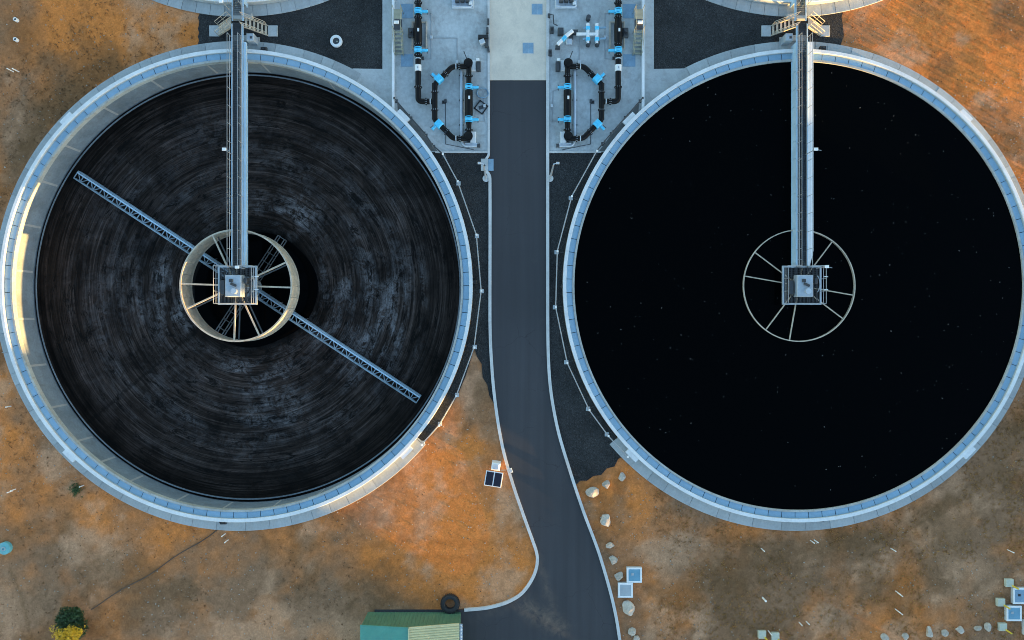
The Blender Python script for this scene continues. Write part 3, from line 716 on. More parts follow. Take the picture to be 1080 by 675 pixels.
def make_bridge(c, rot, label, upper=False, tray=0, cx=0.0):
    t = thing('walkway_bridge', (c[0] + cx, c[1], 0), label, 'bridge', rz=rot)
    L = dict(parent=t, local=True); y0, y1 = (16.0 if upper else 1.55), 22.45
    for s_ in (-1, 1):
        g = MB()
        g.box((s_ * .45, (y0 + y1) / 2, DK - .04), (.13, y1 - y0, .06)); g.box((s_ * .47, (y0 + 20.9) / 2, DK - .53), (.05, 20.9 - y0, .92)); g.box((s_ * .46, (y0 + 20.9) / 2, DK - 1.02), (.16, 20.9 - y0, .06))
        gd = g.build('girder', M['bluesteel'], **L)
        sme = MB().box((0, 0, 0), (.04, .05, .91)).mesh('stiffener', M['bluesteel'])
        for k in range(int((20.6 - y0) / 1.5)): inst('stiffener', sme, gd, (s_ * .513, y0 + .4 + 1.5 * k, DK - .53))
        rail_run(t, [(s_ * .45, y0), (s_ * .45, y1 - 1.2)])
        MB().box((s_ * .375, (y0 + y1) / 2, DK + .055), (.02, y1 - y0, .12)).build('kick_plate', M['rail'], **L)
    gm = MB()
    for k in range(9): gm.box((-.34 + .085 * k, 0, 0), (.035, .98, .04))
    for k in range(6): gm.box((0, -.45 + .18 * k, -.005), (.72, .02, .03))
    gme = gm.mesh('grating_panel', M['grate'])
    yy = y0 + .5
    while yy < y1 - .3: inst('grating_panel', gme, t, (0, yy, DK - .03)); yy += 1.0
    xb = MB(); yy = y0 + .7
    while yy < 20.8: xb.box((0, yy, DK - .5), (.9, .06, .10)); yy += 1.75
    xb.build('cross_bracing', M['steel'], **L)
    # tapered service channel on one side
    s_ = 1
    if tray and not upper:
        P_ = [(.545, y0 + .1), (.70, y0 + .1), (1.0, y0 + 1.4), (1.0, 20.9), (.545, 20.9)]
        MB().prism(P_, DK - .35, DK - .08).build('service_channel', M['whitepaint'], **L)
    elif not upper:
        P_ = [(.545, y0 + .1), (.58, y0 + .1), (.72, y0 + 1.4), (.72, 20.9), (.545, 20.9)]
        MB().prism(P_, DK - .30, DK - .08).build('service_channel', M['bluesteel'], **L)
    # pier on the tank wall
    for s_ in (-1, 1): MB().box((s_ * .62, 20.2, .60 + .20), (.4, .34, .22)).build('bearing', M['concrete'], **L) if False else None
    if not upper:
        # centre platform: 3.3 m square
        a = 1.6; xo = 0
        P_ = MB()
        for s_ in (-1, 1):
            P_.box((s_ * a, 0, DK - .10), (.14, 2 * a + .14, .18)); P_.box((0, s_ * a, DK - .10), (2 * a - .14, .14, .18))
        pf = P_.build('platform_frame', M['steel'], **L)
        for i in range(3):
            for j in range(3): inst('platform_grating', gme, t, ((i - 1) * 1.01, (j - 1) * 1.01, DK - .06), sc_=(1.38, 1, 1))
        rail_run(t, [(.46, a), (a, a), (a, -a), (-a, -a), (-a, a), (-.46, a)], every=1.1)
        d = MB().bbox((-.05, -.1, DK + .42), (1.36, 1.85, .82), .06).build('drive_housing', M['drive'], **L)
        MB().tube([(.10, -.55, DK + .82), (.10, -.55, DK + 1.15)], .24, 16).build('gear_motor', M['silver'], **L)
        MB().tube([(-.2, .1, DK + .95), (.25, -.1, DK + .95)], .11, 12).build('motor_shaft', M['darksteel'], **L)
        MB().bbox((-.2, .35, DK + .90), (.3, .25, .14), .03).build('junction_box', M['darksteel'], **L)
        MB().bbox((.95, .35, DK + .35), (.25, .5, .7), .03).build('control_cabinet', M['darksteel'], **L)
        MB().bbox((-1.1, -.2, DK + .25), (.4, 1.2, .45), .03).build('cable_box', M['darksteel'], **L)
        MB().tube([(1.2 + .3 * math.cos(x), .1 + .8 * math.sin(x) * .9, DK + .05) for x in np.linspace(-1.3, 1.3, 9)], .04, 6).build('hose_loop', M['steel'], **L)
        MB().tube([(0, 0, -4.1), (0, 0, DK - .15)], .42, 20).build('centre_column', M['steel'], **L)
        for yy in ((-.4, .7) if True else ()): MB().beam((1.66, yy, DK + .5), (2.0, yy, DK + .5), .07, .07).build('bracket', M['whitepaint'], **L)
    return t
b1 = make_bridge(C1, 0, 'pale blue walkway bridge to the centre of the drained tank', cx=.40)
b2 = make_bridge(C2, 0, 'pale blue walkway bridge to the centre of the water tank', tray=1, cx=-.08)
b3 = make_bridge(C3, PI, 'stub of walkway bridge leaving the top edge, above the drained tank', upper=True, cx=.3)
b4 = make_bridge(C4, PI, 'stub of walkway bridge leaving the top edge, above the water tank', upper=True, cx=-.03)

def lamp_on_bridge(x, y, label, s_):
    t = thing('bridge_lamp', (x, y, DK), label, 'lamp', 'lamps on the walkway bridges')
    MB().cyl((x, y, DK), (x, y, DK + 1.9), .035, 8).build('pole', M['rail'], t)
    MB().beam((x, y, DK + 1.88), (x + s_ * .5, y - .1, DK + 1.95), .04, .04).build('arm', M['rail'], t)
    MB().bbox((x + s_ * .05, y, DK + 1.98), (.34, .24, .10), .03).build('head', M['lamp'], t)
lamp_on_bridge(W(246, 160, DK)[0] - .05, W(0, 163, DK)[1], 'white lamp halfway along the bridge over the drained tank', 1)
lamp_on_bridge(W(850, 160, DK)[0] + .0, W(0, 163, DK)[1], 'white lamp halfway along the bridge over the water tank', 1)
lamp_on_bridge(W(244, 9, DK)[0] - .05, W(0, 12, DK)[1], 'white lamp on the bridge at the top edge, upper left', -1)
lamp_on_bridge(W(258.5, 283.5, DK)[0], W(0, 283.5, DK)[1], 'white lamp at the centre platform of the drained tank', 1)
x_, y_ = W(861, 283, DK); lamp_on_bridge(x_, y_, 'white lamp at the centre platform of the water tank', 1)

# access stairs at the middle of the bridges
def bridge_stairs(xc, yc, s_, label):
    t = thing('access_stair', (xc + s_ * 1.7, yc, 0), label, 'stairs', 'stairs up to the walkway bridges')
    n = 6; x0 = xc + s_ * .55; run = 1.6; wd = .8; dy = -.12
    for k in range(n):
        z = DK - (k + 1) * DK / (n + 1); x = x0 + s_ * (run * (k + .5) / n)
        MB().box((x, yc + dy * k / n * 2, z), (run / n * .62, wd, .05)).build('tread', M['beam_beige'], t)
    for y in (-wd / 2 - .03, wd / 2 + .03):
        MB().beam((x0, yc + y, DK - .12), (x0 + s_ * run, yc + y + dy * 2, .1), .05, .2).build('stringer', M['beam_beige'], t)
        hr = MB().cyl((x0, yc + y, DK + 1.0), (x0 + s_ * run, yc + y + dy * 2, 1.05), .025, 6).cyl((x0, yc + y, DK + .5), (x0 + s_ * run, yc + y + dy * 2, .55), .02, 6).build('handrail', M['beam_beige'], t)
        for q in (0, .5, 1):
            MB().cyl((x0 + s_ * run * q, yc + y + dy * 2 * q, DK * (1 - q) - .05), (x0 + s_ * run * q, yc + y + dy * 2 * q, DK * (1 - q) + 1.02 + .04 * q), .022, 6).build('post', M['beam_beige'], hr)
    MB().bbox((x0 + s_ * (run + .42), yc + dy * 2, .05), (.85, .95, .12), .02).build('landing_pad', M['concrete'], t)
yc = W(0, 30)[1]
for xc, nm in ((C1[0] + .40, 'drained tank'), (C2[0] - .08, 'water tank')):
    bridge_stairs(xc, yc, -1, f'left steel stair to the bridge end above the {nm}')
    bridge_stairs(xc, yc, 1, f'right steel stair to the bridge end above the {nm}')
    for y, l in ((yc + .9, 'upper'), (yc - 1.0, 'lower')):
        t = thing('bridge_pier', (xc, y, 0), f'{l} concrete pier under the bridge end above the {nm}', 'pier')
        MB().bbox((xc, y, .22), (1.7, .5, .44), .03).build('cap', M['concrete'], t)
        MB().bbox((xc, y, -.1), (2.1, .8, .16), .03).build('footing', M['concrete'], t)
    s_ = 1 if xc < 0 else -1
    x, y = xc + s_ * .98, W(0, 44.5)[1]
    t = thing('control_box', (x, y, 0), f'pale control box beside the bridge above the {nm}', 'cabinet')
    MB().bbox((x, y, .62), (.62, .62, 1.2), .03).build('cabinet', M['drive'], t); MB().bbox((x + .1, y - .05, 1.24), (.2, .2, .05), .02).build('lid_latch', M['darksteel'], t)
    MB().bbox((x, y, .03), (.85, .85, .08), .02).build('plinth', M['concrete'], t)

# ------------------------------------------------------------------ pipe bays (mirrored about the roadway)
PZ = .62
def elbow(p, q, r, k, n=5):
    """rounded corner path from p via q to r with radius k"""
    p, q, r = Vector(p), Vector(q), Vector(r); a = (p - q).normalized() * k; b = (r - q).normalized() * k
    return [tuple((q + a) * (1 - t) ** 2 + q * 2 * t * (1 - t) + (q + b) * t * t) for t in [i / n for i in range(n + 1)]]
def bay(m):
    fx = (lambda x: x) if m == 0 else (lambda x: 1093 - x)
    sx = 1 if m == 0 else -1; sd_ = ('left', 'right')[m]
    Q = lambda x, y, z=PZ: W3(fx(x), y, z)
    t = thing('pipework', W(fx(458), 107), f'black pipe manifold with bright blue valves in the {sd_} bay', 'pipes', 'black pipe manifolds beside the roadway')
    r = .245
    MB().tube([Q(441, -60), Q(441, 16)], r, 14).build('pipe_spool', M['blackpipe'], t, True)
    MB().tube([Q(441, 15), Q(441, 22), Q(441, 27), Q(441, 42), Q(441, 48), Q(441, 51)], [r, .29, .35, .35, .29, r], 14).build('flow_meter', M['blackpipe'], t, True)
    MB().tube([Q(441, 50)] + elbow(Q(441, 50), Q(441, 107), Q(458, 107), .38) + [Q(458, 107)], r, 14).build('pipe_bend', M['blackpipe'], t, True)
    MB().tube([Q(458.5, 126)] + [Q(458.5, 88)], r, 14).build('header_pipe', M['blackpipe'], t, True)
    MB().tube(elbow(Q(458.5, 94), Q(458.5, 89), Q(466, 81.5), .22) + elbow(Q(466, 81.5), Q(477, 70.3), Q(494, 70), .28) + [Q(494, 70)], r * .95, 14).build('branch_pipe', M['blackpipe'], t, True)
    MB().tube(elbow(Q(458.5, 121), Q(458.5, 126), Q(466, 134), .22) + elbow(Q(466, 134), Q(478, 146), Q(494, 146), .28) + [Q(494, 146)], r * .95, 14).build('branch_pipe', M['blackpipe'], t, True)
    MB().tube([Q(494.5, 70), Q(494.5, 86), Q(494.5, 89), Q(494.5, 97), Q(494.5, 121), Q(494.5, 128), Q(494.5, 132), Q(494.5, 146)], [r * .9, r * .9, .27, .34, .34, .27, r * .9, r * .9], 14).build('flow_meter', M['blackpipe'], t, True)
    for y in (70, 146):
        q = Q(494.5, y, 0); MB().tube([(q[0], q[1], .05), (q[0], q[1], 1.0), (q[0], q[1], 1.05)], [.31, .31, .2], 16).build('riser', M['blackpipe'], t, True)
        fl = MB().tube([(q[0], q[1], .86), (q[0], q[1], .93)], .40, 16).build('flange', M['blackpipe'], t, True)
    for (x, y, d, wd) in [(441, 12, 0, .62), (441, 53, 0, .62), (494.5, 92, 0, .66), (494.5, 126, 0, .66), (463, 83.5, 45, .85), (463, 131, -45, .85)]:
        p = Q(x, y); a = R(d) * sx
        v = MB().bbox((p[0], p[1], PZ + .02), (.62, .30 if d == 0 else .62, .62), .08, a if d == 0 else a).build('valve_body', M['cyan'], t)
        ex = .75 if d == 0 else .35
        dx, dy = (sx * ex, 0) if d == 0 else (sx * .0, (.42 if d > 0 else -.42))
        if d == 0:
            MB().bbox((p[0] + sx * .55, p[1] - .03, PZ + .05), (.60, .22, .24), .05).build('actuator', M['cyan'], v)
            MB().cyl((p[0] + sx * .8, p[1] - .3, PZ + .05), (p[0] + sx * .8, p[1] + .2, PZ + .05), .035, 8).build('handwheel_shaft', M['darksteel'], v)
        else:
            e = 1 if d > 0 else -1
            MB().bbox((p[0] - sx * .42, p[1] + e * .30, PZ + .05), (.5, .22, .24), .05, -a).build('actuator', M['cyan'], v)
            MB().cyl((p[0] - sx * .5, p[1] + e * .1, PZ), (p[0] - sx * .75, p[1] + e * .32, PZ), .03, 8).build('handwheel_shaft', M['darksteel'], v)
        for s2 in (-1, 1):
            ux, uy = (0, 1) if d == 0 else (math.cos(a + (PI if sx < 0 else 0) + 0) * .7, -math.sin(R(d)) * .7 * 1)
            fo = .22 if d == 0 else .42
            if d == 0: MB().cyl((p[0], p[1] + s2 * fo - .03, PZ), (p[0], p[1] + s2 * fo + .03, PZ), .33, 16).build('flange', M['cyan'], v)
    # pipe bands and joints
    for (x, y, hor, mat) in [(441, 72, 0, 'whitepaint'), (441, 62, 0, 'silver'), (454, 107, 1, 'silver'), (481, 70, 1, 'silver'), (481, 146, 1, 'silver'), (494.5, 104, 0, 'silver'), (441, 33, 0, 'silver')]:
        p = Q(x, y); L_ = .27 if mat == 'whitepaint' else .04; rr = .29 if mat == 'whitepaint' else .262
        if (x, y) in ((494.5, 104), (441, 33)):
            MB().bbox((p[0] + .05, p[1], PZ + .36), (.16, .28, .05), .01).build('label_plate', M['whitepaint'], t)
        else:
            d_ = Vector((1, 0, 0)) if hor else Vector((0, 1, 0)); MB().tube([Vector(p) - d_ * L_, Vector(p) + d_ * L_], rr, 14).build('collar', M[mat], t, True)
    p = Q(441, 72); MB().bbox((p[0], p[1], PZ + .297), (.10, .16, .02), .004).build('label_plate', M['boxgrey'], t)
    for (x, y) in [(441, -6), (441, 80), (458.5, 107), (470, 77), (470, 139), (494.5, 82), (494.5, 137), (441, 100)]:
        p = Q(x, y, 0); MB().box((p[0], p[1], .23), (.22, .22, .36)).box((p[0], p[1], .07), (.5, .36, .05)).build('support', M['silver'], t)
    for (x, y, dx, dy) in [(441, 3, 0, 1), (441, 18.5, 0, 1), (441, 46.5, 0, 1), (441, 58, 0, 1), (441, 92, 0, 1), (449.5, 107, 1, 0), (458.5, 97, 0, 1), (458.5, 116, 0, 1), (470, 77.5, .7, -.7), (471, 139, .7, .7), (484.5, 70, 1, 0), (485, 146, 1, 0), (494.5, 80, 0, 1), (494.5, 137, 0, 1), (494.5, 100, 0, 1), (494.5, 119, 0, 1)]:
        p = Vector(Q(x, y)); d_ = Vector((dx * sx, -dy, 0)).normalized(); MB().tube([p - d_ * .045, p + d_ * .045], r + (.10 if x == 441 or x > 490 else .075), 14).build('pipe_flange', M['blackpipe'], t)
        a_ = d_.cross(Vector((0, 0, 1)))
        for q_ in (-.9, -.3, .3, .9):
            e_ = p + a_ * math.sin(q_) * (r + .05) + Vector((0, 0, math.cos(q_) * (r + .05))); MB().tube([e_ - d_ * .075, e_ + d_ * .075], .022, 6).build('bolt', M['silver'], t)
    q = Q(493, 64, .9); MB().cyl((q[0], q[1], .95), (q[0] - sx * .3, q[1] + .75, 1.1), .035, 8).build('lever', M['black'], t)
    # thin pale pipe lying beside
    b = Q(486.5, 107, 0)
    pp = thing('drain_pipe', b, f'long pale pipe lying beside the black risers in the {sd_} bay', 'pipe', 'pale drain pipes in the bays')
    MB().tube([Q(486.8, 73, .2), Q(486.8, 144, .2)], .145, 12).build('pipe', M['silver'], pp, True)
    for y in (80, 106, 132): c = Q(486.8, y, 0); MB().box((c[0], c[1], .10), (.42, .1, .10)).build('clamp', M['darksteel'], pp)
    MB().tube([Q(486.8, 144, .2)] + elbow(Q(486.8, 144, .2), Q(488, 154, .2), Q(498, 154, .2), .4) + [Q(503, 154, .2)], .11, 10).build('outlet_bend', M['silver'], pp, True)
    e = Q(505, 154, 0); MB().bbox((e[0], e[1], .2), (.25, .3, .3), .04).build('end_valve', M['darksteel'], pp)
    # plinths
    for y in (70, 146):
        e = Q(499, y, 0); pl = thing('pump_plinth', e, f'pale plinth beside the {"upper" if y == 70 else "lower"} riser of the {sd_} bay', 'plinth')
        MB().bbox((e[0], e[1], .14), (.5, 1.1 if y == 146 else .9, .22), .03).build('block', M['whitepaint'], pl)
        if y == 70:
            MB().bbox((e[0] + sx * .5, e[1] - .1, .25), (.36, .8, .4), .04).build('pump_casing', M['darksteel'], pl); MB().bbox((e[0] + sx * .42, e[1] + .42, .3), (.28, .25, .5), .04).build('motor', M['whitepaint'], pl)
        else:
            MB().tube([(e[0] - sx * .7, e[1] - .5, .2), (e[0] + sx * .5, e[1] - .55, .2)], .10, 10).build('pipe_stub', M['silver'], pl, True)
    # beige skid round the upper flow meter
    c = Q(442.5, 38, 0); sk = thing('support_skid', c, f'beige frame under the upper black pipe of the {sd_} bay', 'frame')
    for x in (-.62, .62): MB().box((c[0] + x, c[1], .16), (.10, 2.4, .2)).build('side_rail', M['beam_beige'], sk)
    for y in (-1.15, 1.15): MB().box((c[0], c[1] + y, .14), (1.12, .10, .16)).build('cross_rail', M['beam_beige'], sk)
    # stairs over the bay wall
    c = Q(421.5, 37, 0); st = thing('step_over_stair', c, f'narrow steel step stair at the outer wall of the {sd_} bay', 'stairs', 'step stairs at the bay walls')
    w_ = .72
    for k in range(6):
        p = Q(421.5, 57 - 3.8 * k, 0); MB().box((p[0], p[1], .16 + .155 * k), (w_, .17, .04)).build('tread', M['olive'], st)
    p0 = Q(421.5, 59, 0); p1 = Q(421.5, 36, 0); p2 = Q(421.5, 15, 0)
    for s2 in (-1, 1):
        MB().beam((p0[0] + s2 * w_ / 2, p0[1], .1), (p1[0] + s2 * w_ / 2, p1[1], 1.02), .05, .18).build('stringer', M['olive'], st)
        hr = MB().cyl((p0[0] + s2 * w_ / 2, p0[1], 1.0), (p1[0] + s2 * w_ / 2, p1[1], 1.95), .022, 6).cyl((p1[0] + s2 * w_ / 2, p1[1], 1.95), (p2[0] + s2 * w_ / 2, p2[1], 1.95), .022, 6).build('handrail', M['olive'], st)
        for q, z in ((p0, .1), (p1, 1.0), (p2, 1.0)): MB().cyl((q[0] + s2 * w_ / 2, q[1], z - (.95 if z > .5 else .05)), (q[0] + s2 * w_ / 2, q[1], z + .95), .024, 6).build('post', M['olive'], hr)
    MB().box((p1[0], (p1[1] + p2[1]) / 2 - .45, 1.03), (w_, .88, .05)).build('dark_platform', M['darksteel'], st)
    MB().box((p1[0], p2[1] - .42, 1.03), (w_, .84, .05)).build('platform', M['olive'], st)
    MB().bbox((p1[0] - sx * .1, W(0, 29)[1], 1.16), (.42, .26, .16), .06).build('work_lamp', M['lamp'], st)
    # blue plates on the floor and painted details
    for (x, y, wx, wy) in [(429.5, 12, 13, 15), (429.5, 64, 13, 13)]:
        p = Q(x, y, 0); single(MB().bbox((p[0], p[1], .066), (wx / 12, wy / 12, .028), .01), 'floor_plate', M['bluemat'], p, f'{"upper" if y < 30 else "lower"} blue plate on the floor beside the {sd_} step stair', 'plate')
    # valve pit, small dark boxes
    p = Q(434, 36, 0)
    v = thing('dark_valve', p, f'dark valve between step stair and black pipe in the {sd_} bay', 'valve')
    MB().bbox((p[0], p[1], .28), (.5, .8, .42), .08).build('body', M['darksteel'], v); MB().cyl((p[0], p[1], .4), (p[0], p[1], .8), .12, 10).build('bonnet', M['darksteel'], v)
    # small clutter: conduits on the slab, junction boxes, a drain sump
    cd = thing('floor_conduit', Q(470, 30, 0), f'thin grey conduit run across the slab of the {sd_} bay', 'conduit')
    for pts in ([(446, 14), (455, 14), (455, 62), (447, 62)], [(455, 40), (482, 40), (482, 66), (490, 66)], [(500, 92), (510, 96), (511, 128), (500, 128)], [(470, 107), (470, 152), (500, 158)]):
        MB().tube([Q(a, b, .075) for a, b in pts], .03, 6).build('conduit', M['rail'] if pts[0][0] != 470 else M['darksteel'], cd)
    for a, b in ((455, 40), (482, 66), (511, 112), (470, 107), (446, 62)): p = Q(a, b, 0); MB().bbox((p[0], p[1], .14), (.22, .26, .2), .03).build('junction_box', M['darksteel'] if a in (446, 470) else M['silver'], cd)
    sm_ = thing('sump_grate', Q(475, 105, 0), f'small dark sump cover in the floor of the {sd_} bay', 'drain'); p = Q(468, 108, 0)
    sm_.location = (p[0], p[1], 0); MB().bbox((p[0], p[1], .064), (.3, .3, .02), .005).build('cover', M['darksteel'], sm_); MB().bbox((p[0], p[1], .078), (.16, .16, .012), .004).build('knob', M['black'], sm_)
bay(0); bay(1)

# things only in one bay
def small(px, py, parts, name, label, cat, mats):
    x, y = W(px, py); t = thing(name, (x, y, 0), label, cat)
    for (nm, c, d, rz), mt in zip(parts, mats): MB().bbox((x + c[0], y + c[1], c[2]), d, .02, rz).build(nm, M[mt], t)
    return t
# white H manifold, right bay
t = thing('white_manifold', W(621, 36), 'white H-shaped pipe manifold with blue valves in the right bay', 'pipes')
Q = lambda x, y, z=.6: W3(x, y, z)
MB().tube([Q(608, 36), Q(630, 36)], .14, 12).build('cross_pipe', M['whitepaint'], t, True)
for x in (620, 629.5): MB().tube([Q(x, 25)] + [Q(x, 46)], .15, 12).build('upright_pipe', M['whitepaint'], t, True)
for x in (620, 629.5):
    for y in (30, 41.5):
        p = Q(x, y); MB().bbox((p[0], p[1], .62), (.36, .30, .4), .06).build('valve', M['cyan'], t)
        MB().beam((p[0] - (.45 if x < 625 else -.2), p[1], .7), (p[0] + (.2 if x < 625 else .75), p[1] + .05, .7), .14, .14).build('valve_arm', M['bluemat'], t)
for x, y in ((620, 48), (629.5, 48), (620, 21)): p = Q(x, y, 0); MB().tube([(p[0], p[1], .05), (p[0], p[1], .7)], .2, 12).build('foot_bend', M['darksteel'], t, True)
t = thing('white_pump', W(596, 40), 'white diagonal pump pipe with a blue coupling in the right bay', 'pump')
MB().tube([Q(588, 47, .6), Q(597, 38, .7), Q(604, 32.5, .7)], .17, 12).build('pump_pipe', M['whitepaint'], t, True)
p = Q(595, 40.5, .7); MB().bbox(p, (.45, .3, .42), .06, R(45)).build('coupling', M['cyan'], t)
for x, y, d in ((591, 35, (.5, .6, .5)), (606, 35.5, (.5, .34, .5)), (600, 45, (.55, .5, .3)), (588, 51, (.4, .3, .4)), (602, 40, (.4, .4, .3))):
    p = Q(x, y, 0); MB().bbox((p[0], p[1], d[2] / 2 + .05), d, .05).build('pump_block', M['darksteel'] if x != 600 else M['silver'], t)
t = thing('wall_conduit', W(584.5, 20), 'thin dark conduit looping by the kerb of the right bay', 'conduit')
MB().tube([Q(579, 17, .3), Q(581, 15, .3), Q(583.5, 15.5, .3), Q(584, 25, .3), Q(588, 27, .3)], .05, 8).build('conduit', M['darksteel'], t)
p = Q(578.8, 18, 0); MB().bbox((p[0], p[1], .25), (.2, .3, .4), .03).build('box', M['darksteel'], t)
for px, lab in ((488, 'left'), (597, 'right')):
    x, y = W(px, 2); t = thing('pump_skid', (x, y, 0), f'pump skid cut by the top edge in the {lab} bay', 'pump')
    MB().bbox((x, y - .1, .12), (1.9, 1.1, .14), .03).build('base_frame', M['silver'], t)
    for dx in (-.45, 0, .45): MB().bbox((x + dx, y + .1, .42), (.34, .6, .5), .05).build('pump_casing', M['darksteel'], t)
    MB().tube([(x - .9, y - .55, .3), (x + .75, y - .58, .3), (x + .85, y - .4, .3)], .11, 10).build('suction_pipe', M['silver'], t, True)
    MB().bbox((x + .7, y - .25, .3), (.3, .3, .3), .04).build('motor', M['whitepaint'], t)
t = small(510, 41, [('valve_body', (0, 0, .35), (.9, .3, .5), 0), ('flange', (.3, -.5, .3), (.3, .7, .4), 0), ('gauge', (-.1, -.45, .4), (.45, .4, .5), .4), ('bracket', (.35, .6, .3), (.2, .5, .4), 0), ('bracket', (.42, 1.4, .25), (.16, .5, .3), 0), ('stub', (.42, -1.0, .25), (.2, .5, .3), .2)],
          'valve_cluster', 'cluster of dark valves at the kerb of the left bay', 'valve', ['black', 'darksteel', 'silver', 'darksteel', 'darksteel', 'darksteel'])
for px, py, l in ((582, 33, 'upper'), (580, 57, 'lower')):
    small(px, py, [('housing', (0, 0, .25), (.3, .5, .4), 0), ('cap', (0, 0, .47), (.2, .2, .06), 0)], 'kerb_valve', f'{l} small dark box at the kerb of the right bay', 'box', ['darksteel', 'black'])
# square drain with round rim in the left bay
x, y = W(507.5, 113.5); t = thing('floor_drain', (x, y, 0), 'black diamond-set square drain frame in the left bay', 'drain')
for k in range(4):
    a = R(45 + 90 * k + 8); MB().box((x + .42 * math.cos(a), y + .42 * math.sin(a), .11), (.09, .93, .12), a).build('frame_side', M['black'], t)
MB().box((x, y, .07), (.4, .3, .04), .3).build('grate', M['darksteel'], t)
x, y = W(509, 98.5); t = thing('hose_coil', (x, y, 0), 'loose pale blue hose coil above the diamond drain', 'hose')
MB().tube([(x + (.45 + .05 * k / 12) * math.cos(k * .6), y + .45 * math.sin(k * .6), .09 + .004 * k) for k in range(22)], .04, 6).build('coil', M['bluemat'], t)
# hatches on the concrete roadway
for px, py, s_, l in ((566.5, 10, 11.5, 'upper'), (557, 51, 11.5, 'lower')):
    x, y = W(px, py); t = thing('access_hatch', (x, y, 0), f'{l} blue-grey steel hatch on the beige roadway', 'hatch', 'hatches on the roadway')
    MB().bbox((x, y, .055), (s_ / 12, s_ / 12, .03), .01).build('frame', M['steel'], t)
    for k in (-1, 1): MB().bbox((x + k * s_ / 48, y, .078), (s_ / 24 - .04, s_ / 12 - .08, .02), .005).build('lid', M['bluemat'], t)

# ------------------------------------------------------------------ guard rails round the tanks
def guard(pts, c, label, bars):
    P_ = [Vector(W(*p)) for p in pts]
    t = thing('guard_rail', (P_[0].x, P_[0].y, 0), label, 'railing')
    h = 1.0
    for i, (a, b) in enumerate(zip(P_[:-1], P_[1:])):
        nm = M['darksteel'] if i < bars else M['rail']
        MB().cyl((a.x, a.y, h), (b.x, b.y, h), .05, 6).build('top_rail', nm, t)
        MB().cyl((a.x, a.y, h * .5), (b.x, b.y, h * .5), .02, 6).build('mid_rail', M['darksteel'], t)
    for i, a in enumerate(P_):
        pt = MB().cyl((a.x, a.y, -.05), (a.x, a.y, h + .02), .045, 8).build('post', M['rail'], t)
        MB().bbox((a.x + .02, a.y, h + .03), (.16, .18, .08), .03).build('post_cap', M['whitepaint'] if i >= bars else M['darksteel'], pt)
        MB().bbox((a.x, a.y, .03), (.36, .36, .06), .02).build('base_plate', M['steel'] if i > bars else M['darksteel'], pt)
        if i > bars:
            d = (Vector(c) - a).normalized(); e = a + d * ((a - Vector(c)).length - RO)
            MB().cyl((a.x, a.y, .5), (e.x, e.y, .45), .016, 6).build('stay', M['darksteel'], pt)
guard([(417.5, 107), (433, 125), (449, 143), (457, 155), (468, 165), (483.5, 193.5), (503, 249), (508, 307), (500.6, 366), (482, 416.5), (464, 447), (446, 467)], C1, 'thin rail on posts between drained tank and road', 4)
guard([(675.5, 107), (660, 124.5), (645, 141.5), (636, 152), (628, 162), (602, 209), (587, 266), (585.3, 324), (597.3, 382), (620.2, 431), (640, 458), (660, 479.5)], C2, 'thin rail on posts between water tank and road', 4)

# gate pit and lamp posts ------------------------------------------------
x, y = W(511, 174); t = thing('gully_pit', (x, y, 0), 'pale concrete gully pit cut into the left kerb', 'drain')
MB().bbox((x, y, .06), (.62, 1.05, .22), .03).build('pit_slab', M['concrete'], t)
x2, y2 = W(517.6, 174); MB().bbox((x2, y2, .045), (.5, 1.05, .07), .02).build('gully_grate', M['bluemat'], t)
xs_, ys_ = W(511, 175); MB().cyl((xs_, ys_, .165), (xs_, ys_, .19), .09, 12).build('keyhole', M['black'], t)
for px, py, l in ((512.6, 188.3, 'left'), (580, 188.3, 'right')):
    x, y = W(px, py); t = thing('lamp_post', (x, y, 0), f'tall slim lamp post at the {l} kerb below the pipe bay', 'lamp post', 'lamp posts beside the road')
    MB().tube([(x, y, .0), (x, y, .08)], .30, 18).build('base_plate', M['kerb'], t)
    MB().tube([(x, y, .08), (x, y, 5.9)], [.10, .055], 10).build('pole', M['silver'], t, True)
    s_ = 1 if px < 540 else -1
    MB().beam((x, y, 5.88), (x - s_ * .25, y + .08, 5.95), .07, .07).build('arm', M['silver'], t)
    MB().bbox((x - s_ * .32, y + .08, 5.95), (.26, .18, .08), .03).build('head', M['silver'], t)
x, y = W(538.7, 496); t = thing('kerb_inlet', (x, y, 0), 'small pale kerb inlet near the solar panel', 'drain')
MB().bbox((x, y, .07), (.28, .42, .18), .03, R(20)).build('inlet_block', M['silver'], t)
MB().bbox((x - .5, y + .02, -.03), (.8, .06, .05), .01, R(3)).build('channel', M['beam_beige'], t)

# manhole in the gravel -----------------------------------------------------
x, y = W(355, 44); t = thing('manhole', (x, y, 0), 'round white concrete manhole in the upper left gravel', 'manhole')
MB().sector([(.30, .0), (.52, .0), (.52, .22), (.48, .25), (.33, .25), (.30, .22)], n=32, c=(x, y)).build('ring', M['white'], t, True)
MB().cyl((x, y, .0), (x, y, .14), .30, 24).build('cover', M['darksteel'], t); MB().bbox((x + .08, y - .03, .16), (.16, .1, .05), .02).build('handle', M['olive'], t)

